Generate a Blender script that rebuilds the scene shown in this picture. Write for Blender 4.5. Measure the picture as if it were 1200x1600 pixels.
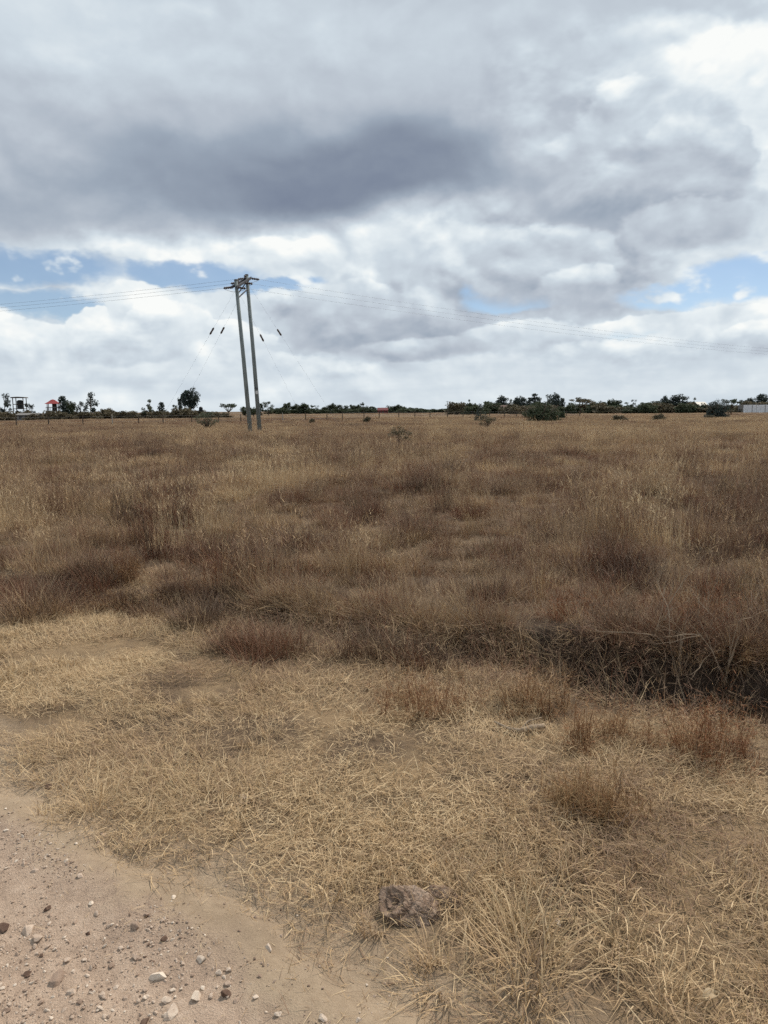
import bpy, bmesh, math, random
import numpy as np
from mathutils import Vector, Matrix, noise as mnoise

for o in list(bpy.data.objects):
    bpy.data.objects.remove(o, do_unlink=True)
scene = bpy.context.scene
COL = scene.collection
rng = np.random.default_rng(7)
random.seed(7)
R = math.radians

# ------------------------------------------------------------------ camera
CAM_H = 1.6
FPX = 1155.0                      # focal length in pixels of the 1200x1600 photograph
PITCH = math.degrees(math.atan(159.0 / FPX))
ROLL = -0.5
cam_data = bpy.data.cameras.new('camera')
cam_data.sensor_fit = 'VERTICAL'
cam_data.sensor_height = 36.0
cam_data.lens = 36.0 * FPX / 1600.0
cam_data.clip_start = 0.05
cam_data.clip_end = 20000.0
cam = bpy.data.objects.new('camera', cam_data)
COL.objects.link(cam)
CAM_ROT = Matrix.Rotation(R(90 - PITCH), 4, 'X') @ Matrix.Rotation(R(ROLL), 4, 'Z')
cam.matrix_world = Matrix.Translation((0, 0, CAM_H)) @ CAM_ROT
scene.camera = cam
CAM_R3 = CAM_ROT.to_3x3()


def ray(px, py):
    """world direction through a pixel of the 1200x1600 photograph"""
    return (CAM_R3 @ Vector(((px - 600) / FPX, (800 - py) / FPX, -1))).normalized()


def az_el(px, py):
    d = ray(px, py)
    return math.atan2(d.x, d.y), math.asin(d.z)


# ------------------------------------------------------------------ sky
SUN_AZ = R(38)        # to the right of the view direction
SUN_EL = R(52)
world = bpy.data.worlds.new('World')
scene.world = world
world.use_nodes = True
WT = world.node_tree
WT.nodes.clear()


class S:
    """a float socket with arithmetic that builds Math nodes"""
    tree = None

    def __init__(self, sock):
        self.s = sock

    @staticmethod
    def op(kind, *args, clamp=False):
        n = S.tree.nodes.new('ShaderNodeMath')
        n.operation = kind
        n.use_clamp = clamp
        for i, a in enumerate(args):
            if isinstance(a, S):
                S.tree.links.new(a.s, n.inputs[i])
            else:
                n.inputs[i].default_value = a
        return S(n.outputs[0])

    def __add__(self, o): return S.op('ADD', self, o)
    __radd__ = __add__
    def __sub__(self, o): return S.op('SUBTRACT', self, o)
    def __rsub__(self, o): return S.op('SUBTRACT', o, self)
    def __mul__(self, o): return S.op('MULTIPLY', self, o)
    __rmul__ = __mul__
    def __truediv__(self, o): return S.op('DIVIDE', self, o)
    def clamp(self): return S.op('ADD', self, 0.0, clamp=True)

    def ss(self, a, b, lo=0.0, hi=1.0):
        """smoothstep of self from a..b onto lo..hi"""
        n = S.tree.nodes.new('ShaderNodeMapRange')
        n.interpolation_type = 'SMOOTHSTEP'
        n.clamp = True
        S.tree.links.new(self.s, n.inputs[0])
        for i, v in enumerate((a, b, lo, hi)):
            n.inputs[i + 1].default_value = v
        return S(n.outputs[0])


def mixf(a, b, t):
    return a + (b - a) * t


def tnode(tree, kind, **kw):
    n = tree.nodes.new(kind)
    for k, v in kw.items():
        setattr(n, k, v)
    return n


def build_sky():
    S.tree = WT
    L = WT.links
    out = tnode(WT, 'ShaderNodeOutputWorld')
    bg = tnode(WT, 'ShaderNodeBackground')
    bg.inputs['Strength'].default_value = 0.1
    L.new(bg.outputs[0], out.inputs[0])
    sky = tnode(WT, 'ShaderNodeTexSky', sky_type='NISHITA')
    sky.sun_disc = False
    sky.sun_elevation = SUN_EL
    sky.sun_rotation = SUN_AZ
    sky.altitude = 1500
    sky.air_density = 1.0
    sky.dust_density = 0.6
    tc = tnode(WT, 'ShaderNodeTexCoord')
    sep = tnode(WT, 'ShaderNodeSeparateXYZ')
    L.new(tc.outputs['Generated'], sep.inputs[0])
    X, Y, Z = (S(sep.outputs[i]) for i in range(3))
    az0 = S.op('ARCTAN2', X, Y)
    el0 = S.op('ARCSINE', Z)

    def scaled(sx, sy, sz, ox=0, oy=0, oz=0):
        m = tnode(WT, 'ShaderNodeMapping')
        m.inputs['Scale'].default_value = (sx, sy, sz)
        m.inputs['Location'].default_value = (ox, oy, oz)
        L.new(tc.outputs['Generated'], m.inputs['Vector'])
        return m.outputs[0]

    def noise3(vec, scale, detail, rough, dist=0.0):
        n = tnode(WT, 'ShaderNodeTexNoise')
        n.inputs['Scale'].default_value = scale
        n.inputs['Detail'].default_value = detail
        n.inputs['Roughness'].default_value = rough
        n.inputs['Distortion'].default_value = dist
        L.new(vec, n.inputs['Vector'])
        return n

    # domain warp so that every cloud edge is torn
    wn = noise3(scaled(1, 1, 1.5), 6.0, 5, 0.6)
    sw = tnode(WT, 'ShaderNodeSeparateColor')
    L.new(wn.outputs['Color'], sw.inputs[0])
    wx, wy, wz = (S(sw.outputs[i]) - 0.5 for i in range(3))
    az = az0 + wx * 0.16
    el = el0 + wy * 0.10
    # a second, softer warp for the big dark deck
    vn = noise3(scaled(1, 1, 2.0, 3, 1, 7), 4.0, 2, 0.5)
    sv = tnode(WT, 'ShaderNodeSeparateColor')
    L.new(vn.outputs['Color'], sv.inputs[0])
    vx, vy = (S(sv.outputs[i]) - 0.5 for i in range(2))
    az2 = az0 + vx * 0.22
    el2 = el0 + vy * 0.12

    def pair(a, e):
        n = tnode(WT, 'ShaderNodeCombineXYZ')
        L.new(a.s, n.inputs[0]); L.new(e.s, n.inputs[1])
        return n.outputs[0]

    def ellipse(vec, px, py, rx, ry):
        """offset from a cloud's centre in units of its radii (given in photo pixels), and its square"""
        ca, ce = az_el(px, py)
        n = tnode(WT, 'ShaderNodeVectorMath', operation='MULTIPLY_ADD')
        L.new(vec, n.inputs[0])
        n.inputs[1].default_value = (FPX / rx, FPX / ry, 0)
        n.inputs[2].default_value = (-ca * FPX / rx, -ce * FPX / ry, 0)
        d = tnode(WT, 'ShaderNodeVectorMath', operation='DOT_PRODUCT')
        L.new(n.outputs[0], d.inputs[0]); L.new(n.outputs[0], d.inputs[1])
        return n.outputs[0], S(d.outputs['Value'])

    P1 = pair(az, el)
    P2 = pair(az2, el2)

    def blob(px, py, rx, ry, inner=0.0, vec=None):
        return ellipse(vec or P1, px, py, rx, ry)[1].ss(1.0, inner)

    # cauliflower billows: rounded heads with creases between, twice, the second time shifted towards the sun
    def billow(ox, oz):
        n = S(noise3(scaled(1, 1, 1.45, ox, 0, oz), 10.0, 4.5, 0.50, 0.15).outputs[0]) * 2.0 - 1.0
        return S.op('SQRT', n * n + 0.006)
    b0 = billow(0, 0)
    lit = (b0 - billow(0.007, 0.022)) * 1.25 + (b0 - 0.22) * 0.35     # + towards the light
    fine = S(noise3(scaled(1, 1, 2.2, 5, 2, 1), 14.0, 4, 0.6).outputs[0]) - 0.5
    wide = S(noise3(scaled(1, 1, 2.6, 2, 9, 4), 5.0, 3, 0.55).outputs[0]) - 0.5
    streak = S(noise3(scaled(1, 1, 9.0, 1, 3, 2), 5.0, 4, 0.55).outputs[0]) - 0.5

    # ---- low cumulus field and horizon veil
    t_low = 0.825 + lit * 0.52 + fine * 0.07 + wide * 0.24
    for px, py, rx, ry, k in ((590, 515, 220, 80, -0.27), (860, 415, 200, 110, -0.30), (640, 400, 170, 50, -0.12),
                              (210, 540, 110, 35, -0.22), (560, 480, 120, 50, -0.12),
                              (860, 545, 160, 28, -0.24), (1190, 525, 60, 35, -0.25),
                              (300, 390, 220, 35, 0.12), (230, 500, 130, 70, 0.10), (1100, 500, 200, 40, 0.10),
                              (60, 570, 120, 40, 0.06)):
        t_low = t_low + blob(px, py, rx, ry) * k
    t_hor = 0.82 + streak * 0.22 + fine * 0.04 + lit * 0.18
    low_band = (el0 + wy * 0.03).ss(0.10, 0.045)
    t_low = mixf(t_low, t_hor, low_band * 0.85)

    # ---- the grey deck overhead
    fc = tnode(WT, 'ShaderNodeFloatCurve')
    cm = fc.mapping
    pts = [(-400, 395), (0, 392), (150, 380), (330, 366), (520, 350), (700, 322), (800, 335), (880, 372), (1000, 396),
           (1120, 380), (1200, 350), (1600, 380)]
    cur = cm.curves[0]
    vals = []
    for px, py in pts:
        a, e = az_el(px, py)
        vals.append((a / 3.0 + 0.5, e))
    vals = [(0.0, 0.22)] + vals + [(1.0, 0.22)]
    while len(cur.points) < len(vals):
        cur.points.new(0.5, 0.5)
    for p, v in zip(cur.points, vals):
        p.location = v
    cm.update()
    an = (az2 / 3.0 + 0.5).clamp()
    L.new(an.s, fc.inputs['Value'])
    fc.inputs['Factor'].default_value = 1.0
    edge = S(fc.outputs[0])
    above = (el0 + wy * 0.05 + vy * 0.03) - edge
    deck = above.ss(-0.012, 0.030)
    # breaks in the deck where the sunlit cloud behind shows
    hole = blob(1010, 95, 130, 62, 0.35)
    for px, py, rx, ry, i in ((1170, 140, 95, 120, 0.3), (1190, 270, 62, 95, 0.3), (930, 75, 40, 30, 0.2),
                              (-560, 160, 260, 120, 0.1), (1750, 240, 240, 110, 0.1)):
        hole = S.op('MAXIMUM', hole, blob(px, py, rx, ry, i))
    far_holes = wide.ss(0.10, 0.20) * el0.ss(0.50, 0.65)
    hole = S.op('MAXIMUM', hole, far_holes)
    deck = deck * (1.0 - hole)
    t_deck = above.ss(0.0, 0.26, 0.47, 0.69) + wide * 0.20 + fine * 0.08 + lit * 0.17
    for px, py, rx, ry, k in ((480, 275, 340, 105, -0.25), (240, 300, 420, 110, 0.015), (540, 268, 230, 70, -0.10),
                              (960, 290, 210, 75, -0.02), (960, 235, 260, 190, 0.14), (1010, 360, 150, 40, -0.02),
                              (450, 60, 500, 110, 0.06), (80, 60, 300, 120, 0.06)):
        t_deck = t_deck + blob(px, py, rx, ry, 0.0, P2) * k
    t_hole = 0.90 + lit * 0.5 + fine * 0.15
    tone = mixf(mixf(t_low, t_hole, above.ss(0.02, 0.08)), t_deck, deck)

    # ---- single cumulus masses: crisp billowing rim, sunlit head, grey foot
    P4 = pair(az0 + wx * 0.075, el0 + wy * 0.055)
    rough = (b0 - 0.25) * 1.2 + fine * 0.8 + wide * 0.8
    mottle = lit * 0.42 + fine * 0.10 + wide * 0.12
    heads = None
    for px, py, rx, ry, t0, t1, soft in (
            (820, 525, 110, 24, 0.76, 0.90, 0.20), (1010, 548, 150, 20, 0.76, 0.88, 0.25), (480, 565, 170, 20, 0.78, 0.88, 0.3),
            (30, 530, 110, 34, 0.80, 0.96, 0.10), (160, 512, 58, 34, 0.80, 0.98, 0.08), (340, 530, 90, 38, 0.78, 0.98, 0.08),
            (228, 482, 50, 44, 0.80, 0.96, 0.10), (280, 505, 66, 34, 0.80, 0.97, 0.10), (205, 548, 90, 20, 0.66, 0.80, 0.3),
            (600, 505, 130, 54, 0.46, 0.74, 0.14), (540, 480, 80, 40, 0.60, 0.84, 0.15), (650, 545, 110, 20, 0.54, 0.70, 0.3),
            (470, 400, 130, 26, 0.84, 0.97, 0.3),
            (1110, 505, 180, 22, 0.82, 0.95, 0.12), (1195, 530, 60, 22, 0.68, 0.92, 0.15),
            (660, 380, 150, 40, 0.76, 0.90, 0.4), (850, 415, 120, 56, 0.58, 0.78, 0.16), (905, 448, 60, 32, 0.62, 0.80, 0.2),
            (1120, 120, 110, 60, 0.88, 1.02, 0.3),
            (915, 150, 105, 85, 0.60, 0.72, 0.8), (1010, 225, 120, 80, 0.57, 0.80, 0.16), (1080, 265, 80, 70, 0.54, 0.78, 0.12),
            (965, 300, 115, 52, 0.50, 0.70, 0.6), (1075, 352, 90, 34, 0.56, 0.74, 0.22)):
        vec, q = ellipse(P4, px, py, rx, ry)
        sp = tnode(WT, 'ShaderNodeSeparateXYZ')
        L.new(vec, sp.inputs[0])
        dy = S(sp.outputs[1])
        q = q - rough
        m = mixf(q.ss(1.55, 0.45), q.ss(1.0 + soft, 1.0 - soft), dy.ss(-0.5, 0.35))
        ti = dy.ss(-0.9, 0.9, t0, t1) + mottle
        tone = mixf(tone, ti, m)
        if py > 390:
            heads = m if heads is None else S.op('MAXIMUM', heads, m)

    # ---- blue gaps between the cumulus heads and the deck
    P3 = pair(az0 + wx * 0.16, el0 + wy * 0.07 + fine * 0.03)
    gap = None
    for px, py, rx, ry in ((45, 418, 170, 30), (40, 474, 160, 22), (300, 426, 115, 26), (430, 440, 80, 15),
                           (800, 468, 85, 22), (1075, 460, 130, 24), (1185, 432, 110, 32), (960, 522, 70, 10),
                           (-260, 440, 160, 26), (1480, 440, 170, 30)):
        g = blob(px, py, rx, ry, 0.25, P3)
        gap = g if gap is None else S.op('MAXIMUM', gap, g)
    far_gap = (wide - fine * 0.4).ss(0.10, 0.18) * S.op('ABSOLUTE', az0).ss(0.75, 1.1) * el0.ss(0.12, 0.2)
    gap = S.op('MAXIMUM', gap, far_gap * 0.6)
    gap = gap * (1.0 - deck) * (1.0 - heads)
    gap = gap * (1.0 - (lit * 1.2 + fine * 0.5).ss(0.05, 0.30) * 0.9)

    ramp = tnode(WT, 'ShaderNodeValToRGB')
    cr = ramp.color_ramp
    stops = [(0.0, (110, 121, 144)), (0.22, (136, 147, 164)), (0.42, (157, 169, 184)), (0.60, (185, 194, 205)),
             (0.76, (206, 217, 226)), (0.90, (230, 238, 242)), (1.0, (250, 252, 250))]

    def lin(c):
        c = c / 255.0
        return c / 12.92 if c <= 0.04045 else ((c + 0.055) / 1.055) ** 2.4
    while len(cr.elements) < len(stops):
        cr.elements.new(0.5)
    for e, (p, c) in zip(cr.elements, stops):
        e.position = p
        e.color = (*[lin(v) for v in c], 1)
    L.new(tone.clamp().s, ramp.inputs[0])
    cl = tnode(WT, 'ShaderNodeVectorMath', operation='SCALE')
    L.new(ramp.outputs[0], cl.inputs[0])
    cl.inputs['Scale'].default_value = 10.0          # the background runs at strength 0.1
    sk = tnode(WT, 'ShaderNodeVectorMath', operation='SCALE')
    L.new(sky.outputs[0], sk.inputs[0])
    sk.inputs['Scale'].default_value = 1.0
    mx = tnode(WT, 'ShaderNodeMix', data_type='RGBA')
    L.new((gap * 0.9).clamp().s, mx.inputs['Factor'])
    L.new(cl.outputs[0], mx.inputs[6])
    L.new(sk.outputs[0], mx.inputs[7])
    L.new(mx.outputs[2], bg.inputs['Color'])


build_sky()
world.cycles.sampling_method = 'NONE'

sun_data = bpy.data.lights.new('sun', 'SUN')
sun_data.energy = 3.6
sun_data.angle = R(3)
sun_data.color = (1.0, 0.905, 0.805)
sun = bpy.data.objects.new('sun', sun_data)
COL.objects.link(sun)
sun_dir = Vector((math.sin(SUN_AZ) * math.cos(SUN_EL), math.cos(SUN_AZ) * math.cos(SUN_EL), math.sin(SUN_EL)))
sun.rotation_euler = sun_dir.to_track_quat('Z', 'Y').to_euler()
sun.location = sun_dir * 50

scene.view_settings.view_transform = 'Standard'
scene.view_settings.look = 'None'
scene.view_settings.exposure = 0.0
scene.view_settings.gamma = 1.0
scene.view_settings.use_curve_mapping = False

scene.cycles.max_bounces = 2
scene.cycles.diffuse_bounces = 2
scene.cycles.glossy_bounces = 1
scene.cycles.transmission_bounces = 1
scene.cycles.use_adaptive_sampling = True
scene.cycles.adaptive_threshold = 0.02
scene.cycles.caustics_reflective = False
scene.cycles.caustics_refractive = False
scene.cycles.use_denoising = False
scene.cycles.adaptive_min_samples = 16

# ------------------------------------------------------------------ helpers
def _hash(ix, iy, seed):
    h = (ix.astype(np.int64) * 374761393 + iy.astype(np.int64) * 668265263 + seed * 974634777) & 0xFFFFFFFF
    h = ((h ^ (h >> 13)) * 1274126177) & 0xFFFFFFFF
    return ((h ^ (h >> 16)) & 0xFFFF) / 65535.0


def vnoise(x, y, seed=0):
    """smooth value noise, -1..1, numpy"""
    x = np.asarray(x, float); y = np.asarray(y, float)
    ix = np.floor(x); iy = np.floor(y)
    fx = x - ix; fy = y - iy
    fx = fx * fx * fx * (fx * (fx * 6 - 15) + 10); fy = fy * fy * fy * (fy * (fy * 6 - 15) + 10)
    a = _hash(ix, iy, seed); b = _hash(ix + 1, iy, seed)
    c = _hash(ix, iy + 1, seed); d = _hash(ix + 1, iy + 1, seed)
    return 2 * ((a + (b - a) * fx) * (1 - fy) + (c + (d - c) * fx) * fy) - 1


def fbm(x, y, seed=0, octv=4, rough=0.5):
    t = 0; a = 1.0; s = 0.0
    for i in range(octv):
        t = t + a * vnoise(np.asarray(x) * 2 ** i, np.asarray(y) * 2 ** i, seed + i)
        s += a; a *= rough
    return t / s


def sstep(x, a, b):
    t = np.clip((np.asarray(x, float) - a) / (b - a), 0, 1)
    return t * t * (3 - 2 * t)


def flat_hit(px, py, z=0.0):
    d = ray(px, py)
    k = (z - CAM_H) / d.z
    return np.array([d.x * k, d.y * k])


E1 = flat_hit(0, 1240)
E2 = flat_hit(590, 1600)
RD = (E2 - E1) / np.linalg.norm(E2 - E1)          # along the road's edge
RN = np.array([-RD[1], RD[0]])                    # towards the field
DN = np.array([0.433, 0.901]); DT = np.array([0.901, -0.433]); DO = np.array([0.0, 5.05])


def road_s(x, y):
    return (x - E1[0]) * RN[0] + (y - E1[1]) * RN[1]


def ditch_st(x, y):
    s = (x - DO[0]) * DN[0] + (y - DO[1]) * DN[1]
    t = (x - DO[0]) * DT[0] + (y - DO[1]) * DT[1]
    return s + 0.10 * vnoise(t * 1.7, s * 0.6, 31) + 0.05 * vnoise(t * 6.0, s * 2.0, 32), t


def ditch_depth(t):
    return 0.05 + 0.29 * sstep(t, 0.1, 1.6) * (1 - sstep(t, 9, 14))


def height(x, y):
    x = np.asarray(x, float); y = np.asarray(y, float)
    r = np.hypot(x, y)
    far = sstep(r, 12, 90)
    z = 0.05 * fbm(x / 2.3, y / 2.3, 3, 3) * sstep(r, 1.0, 6.0) + 0.28 * fbm(x / 45, y / 45, 9, 3) * far
    z = z + 0.020 * fbm(x / 0.32, y / 0.32, 5, 3) * (1 - sstep(r, 25, 40))
    sr = road_s(x, y)
    # verge: a soft shoulder above the road
    z = z * sstep(sr, -0.3, 0.5) + 0.035 * sstep(sr, -0.5, 0.35)
    s, t = ditch_st(x, y)
    near = 1 - sstep(np.abs(s), 3.0, 5.0)
    dep = ditch_depth(t) * near
    prof = sstep(s, -0.75, -0.12) * (1 - sstep(s, -0.05, 0.10))
    bank = sstep(s, -0.03, 0.12) * (1 - sstep(s, 0.35, 2.4))
    z = z - dep * prof + (0.10 * ditch_depth(t) / 0.34 + 0.02) * bank * near
    return z


def H(x, y):
    return float(height(np.array([x]), np.array([y]))[0])


MARCH = np.concatenate([np.arange(0.5, 12, 0.01), 12 * 1.004 ** np.arange(0, 900)])


def at_ground(px, py):
    """the point of the terrain seen through a pixel"""
    d = ray(px, py)
    x, y, z = d.x * MARCH, d.y * MARCH, CAM_H + d.z * MARCH
    cand = np.nonzero(z < 0.6)[0]
    i0 = cand[0]
    i1 = min(len(MARCH), i0 + 600)
    hit = np.nonzero(z[i0:i1] < height(x[i0:i1], y[i0:i1]))[0]
    i = i0 + (hit[0] if len(hit) else len(z[i0:i1]) - 1)
    return Vector((x[i], y[i], H(x[i], y[i])))


def at_dist(px, D):
    """the point of the terrain at depth D under a pixel column (taken on the horizon)"""
    d = ray(px, 642 + (600 - px) * 0.0087)
    x = d.x / d.y * D
    return Vector((x, D, H(x, D)))


def mesh_obj(name, verts, faces, mat, parent=None, smooth=False, attrs=None):
    me = bpy.data.meshes.new(name)
    me.from_pydata([tuple(v) for v in verts], [], [tuple(f) for f in faces])
    if mat:
        me.materials.append(mat)
    if smooth:
        me.polygons.foreach_set('use_smooth', [True] * len(me.polygons))
    if attrs:
        for k, v in attrs.items():
            a = me.attributes.new(k, 'FLOAT', 'POINT')
            a.data.foreach_set('value', np.asarray(v, np.float32))
    me.update()
    o = bpy.data.objects.new(name, me)
    COL.objects.link(o)
    if parent:
        o.parent = parent
    return o


def empty(name, loc=(0, 0, 0), rz=0.0):
    o = bpy.data.objects.new(name, None)
    o.empty_display_size = 0.2
    COL.objects.link(o)
    o.location = loc
    o.rotation_euler = (0, 0, rz)
    return o


def tag(o, label=None, cat=None, group=None, kind=None):
    if label: o['label'] = label
    if cat: o['category'] = cat
    if group: o['group'] = group
    if kind: o['kind'] = kind
    return o


class MB:
    """collects simple solids into one mesh"""
    def __init__(self):
        self.v = []; self.f = []

    def box(self, x0, x1, y0, y1, z0, z1):
        n = len(self.v)
        self.v += [(x0, y0, z0), (x1, y0, z0), (x1, y1, z0), (x0, y1, z0), (x0, y0, z1), (x1, y0, z1), (x1, y1, z1), (x0, y1, z1)]
        self.f += [tuple(n + i for i in q) for q in ((3, 2, 1, 0), (4, 5, 6, 7), (0, 1, 5, 4), (1, 2, 6, 5), (2, 3, 7, 6), (3, 0, 4, 7))]
        return self

    def tube(self, pts, radii, seg=8, cap=True):
        pts = [Vector(p) for p in pts]
        if not hasattr(radii, '__len__'):
            radii = [radii] * len(pts)
        base = len(self.v)
        for i, p in enumerate(pts):
            d = (pts[min(i + 1, len(pts) - 1)] - pts[max(i - 1, 0)])
            d = d.normalized() if d.length > 1e-9 else Vector((0, 0, 1))
            u = d.cross(Vector((0.31, 0.17, 1)) if abs(d.z) < 0.9 else Vector((1, 0.2, 0))).normalized()
            w = d.cross(u)
            for k in range(seg):
                a = 2 * math.pi * k / seg
                self.v.append(tuple(p + (u * math.cos(a) + w * math.sin(a)) * radii[i]))
        for i in range(len(pts) - 1):
            for k in range(seg):
                a = base + i * seg + k; b = base + i * seg + (k + 1) % seg
                self.f.append((a, b, b + seg, a + seg))
        if cap:
            self.f.append(tuple(base + k for k in reversed(range(seg))))
            self.f.append(tuple(base + (len(pts) - 1) * seg + k for k in range(seg)))
        return self

    def prism(self, poly, y0, y1):
        """poly in x,z, extruded in y"""
        n = len(self.v); m = len(poly)
        self.v += [(x, y0, z) for x, z in poly] + [(x, y1, z) for x, z in poly]
        self.f.append(tuple(n + i for i in range(m)))
        self.f.append(tuple(n + m + i for i in reversed(range(m))))
        for i in range(m):
            j = (i + 1) % m
            self.f.append((n + j, n + i, n + m + i, n + m + j))
        return self

    def build(self, name, mat, parent=None, smooth=False):
        return mesh_obj(name, self.v, self.f, mat, parent, smooth)


# ------------------------------------------------------------------ materials
MATS = {}


def new_mat(name, rough=0.85, spec=0.2):
    m = bpy.data.materials.new(name)
    m.use_nodes = True
    t = m.node_tree
    b = t.nodes['Principled BSDF']
    b.inputs['Roughness'].default_value = rough
    b.inputs['Specular IOR Level'].default_value = spec
    MATS[name] = m
    return m, t, b


def ramp_node(t, stops):
    r = t.nodes.new('ShaderNodeValToRGB')
    cr = r.color_ramp
    while len(cr.elements) < len(stops):
        cr.elements.new(0.5)
    for e, (p, c) in zip(cr.elements, stops):
        e.position = p
        e.color = (*c, 1)
    return r


def noise_sock(t, scale, detail=4, rough=0.55, vec=None, coord='Object', stretch=None):
    n = t.nodes.new('ShaderNodeTexNoise')
    n.inputs['Scale'].default_value = scale
    n.inputs['Detail'].default_value = detail
    n.inputs['Roughness'].default_value = rough
    if vec is None:
        if coord == 'Position':
            vec = t.nodes.new('ShaderNodeNewGeometry').outputs['Position']
        else:
            vec = t.nodes.new('ShaderNodeTexCoord').outputs[coord]
    if stretch:
        mp = t.nodes.new('ShaderNodeMapping')
        mp.inputs['Scale'].default_value = stretch
        t.links.new(vec, mp.inputs[0]); vec = mp.outputs[0]
    t.links.new(vec, n.inputs['Vector'])
    return n.outputs[0]


def simple_mat(name, c1, c2, scale=6.0, rough=0.85, spec=0.2, bump=0.0, coord='Object', stretch=None, metallic=0.0):
    m, t, b = new_mat(name, rough, spec)
    n = noise_sock(t, scale, 5, 0.6, coord=coord, stretch=stretch)
    r = ramp_node(t, [(0.3, c1), (0.7, c2)])
    t.links.new(n, r.inputs[0])
    t.links.new(r.outputs[0], b.inputs['Base Color'])
    b.inputs['Metallic'].default_value = metallic
    if bump:
        bp = t.nodes.new('ShaderNodeBump')
        bp.inputs['Strength'].default_value = bump
        bp.inputs['Distance'].default_value = 0.02
        t.links.new(n, bp.inputs['Height'])
        t.links.new(bp.outputs[0], b.inputs['Normal'])
    return m


GRASS_STOPS = [(0.0, (0.055, 0.037, 0.028)), (0.2, (0.125, 0.084, 0.060)), (0.4, (0.218, 0.151, 0.106)),
               (0.6, (0.340, 0.240, 0.155)), (0.8, (0.500, 0.352, 0.195)), (1.0, (0.690, 0.535, 0.330))]
SHRUB_STOPS = [(0.0, (0.050, 0.028, 0.018)), (0.2, (0.125, 0.054, 0.027)), (0.4, (0.225, 0.108, 0.050)),
               (0.6, (0.320, 0.195, 0.098)), (0.8, (0.450, 0.320, 0.170)), (1.0, (0.620, 0.500, 0.310))]


def grass_mat(name, source, stops):
    """dry grass: 'tint' per plant picks the species' colour, 'blade' varies it from stem to stem"""
    m, t, b = new_mat(name, 0.75, 0.15)
    S.tree = t
    a = t.nodes.new('ShaderNodeAttribute'); a.attribute_type = source; a.attribute_name = 'tint'
    g = t.nodes.new('ShaderNodeAttribute'); g.attribute_type = 'GEOMETRY'; g.attribute_name = 'blade'
    oi = t.nodes.new('ShaderNodeObjectInfo')
    v = S(a.outputs['Fac']) + (S(g.outputs['Fac']) - 0.5) * 0.42 + (S(oi.outputs['Random']) - 0.5) * 0.12
    r = ramp_node(t, stops)
    t.links.new(v.clamp().s, r.inputs[0])
    # a few plants keep some olive
    ol = t.nodes.new('ShaderNodeMix'); ol.data_type = 'RGBA'; ol.blend_type = 'MIX'
    k = S(oi.outputs['Random']).ss(0.80, 1.0, 0.0, 0.22)
    t.links.new(k.s, ol.inputs['Factor'])
    t.links.new(r.outputs[0], ol.inputs[6])
    ol.inputs[7].default_value = (0.16, 0.14, 0.06, 1)
    # and the low dark ones run to russet
    ru = t.nodes.new('ShaderNodeMix'); ru.data_type = 'RGBA'
    k2 = S(oi.outputs['Random']).ss(0.50, 0.25) * v.ss(0.62, 0.35) * 0.45
    t.links.new(k2.s, ru.inputs['Factor'])
    t.links.new(ol.outputs[2], ru.inputs[6])
    ru.inputs[7].default_value = (0.27, 0.105, 0.052, 1)
    ol = ru
    t.links.new(ol.outputs[2], b.inputs['Base Color'])
    tr = t.nodes.new('ShaderNodeBsdfTranslucent')
    t.links.new(ol.outputs[2], tr.inputs[0])
    mx = t.nodes.new('ShaderNodeMixShader'); mx.inputs[0].default_value = 0.18
    t.links.new(b.outputs[0], mx.inputs[1]); t.links.new(tr.outputs[0], mx.inputs[2])
    t.links.new(mx.outputs[0], t.nodes['Material Output'].inputs[0])
    return m


M_GRASS = grass_mat('dry_grass', 'INSTANCER', GRASS_STOPS)
M_SHRUB = grass_mat('dry_shrub_twigs', 'OBJECT', SHRUB_STOPS)


def leaf_mat(name, c1, c2, c3):
    m, t, b = new_mat(name, 0.7, 0.2)
    S.tree = t
    g = t.nodes.new('ShaderNodeAttribute'); g.attribute_name = 'blade'
    oi = t.nodes.new('ShaderNodeObjectInfo')
    v = S(g.outputs['Fac']) * 0.8 + S(oi.outputs['Random']) * 0.2
    r = ramp_node(t, [(0.0, c1), (0.5, c2), (1.0, c3)])
    t.links.new(v.s, r.inputs[0])
    t.links.new(r.outputs[0], b.inputs['Base Color'])
    tr = t.nodes.new('ShaderNodeBsdfTranslucent')
    t.links.new(r.outputs[0], tr.inputs[0])
    mx = t.nodes.new('ShaderNodeMixShader'); mx.inputs[0].default_value = 0.25
    t.links.new(b.outputs[0], mx.inputs[1]); t.links.new(tr.outputs[0], mx.inputs[2])
    t.links.new(mx.outputs[0], t.nodes['Material Output'].inputs[0])
    return m


M_LEAF = leaf_mat('tree_leaves', (0.035, 0.048, 0.030), (0.062, 0.080, 0.045), (0.105, 0.122, 0.066))
M_LEAF_BLUE = leaf_mat('conifer_leaves', (0.032, 0.044, 0.040), (0.052, 0.069, 0.060), (0.085, 0.104, 0.084))
M_LEAF_DRY = leaf_mat('hedge_leaves', (0.070, 0.064, 0.041), (0.120, 0.105, 0.065), (0.185, 0.150, 0.092))
M_LEAF_SAGE = leaf_mat('sage_leaves', (0.060, 0.072, 0.048), (0.10, 0.115, 0.075), (0.16, 0.165, 0.11))
M_BARK = simple_mat('bark', (0.06, 0.048, 0.038), (0.13, 0.105, 0.08), 8.0, 0.9, 0.1)


def position_fields(t):
    S.tree = t
    geo = t.nodes.new('ShaderNodeNewGeometry')
    sp = t.nodes.new('ShaderNodeSeparateXYZ')
    t.links.new(geo.outputs['Position'], sp.inputs[0])
    return geo.outputs['Position'], S(sp.outputs[0]), S(sp.outputs[1])


DUST = [(0.30, (0.205, 0.152, 0.103)), (0.5, (0.330, 0.252, 0.172)), (0.70, (0.440, 0.345, 0.240))]


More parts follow.
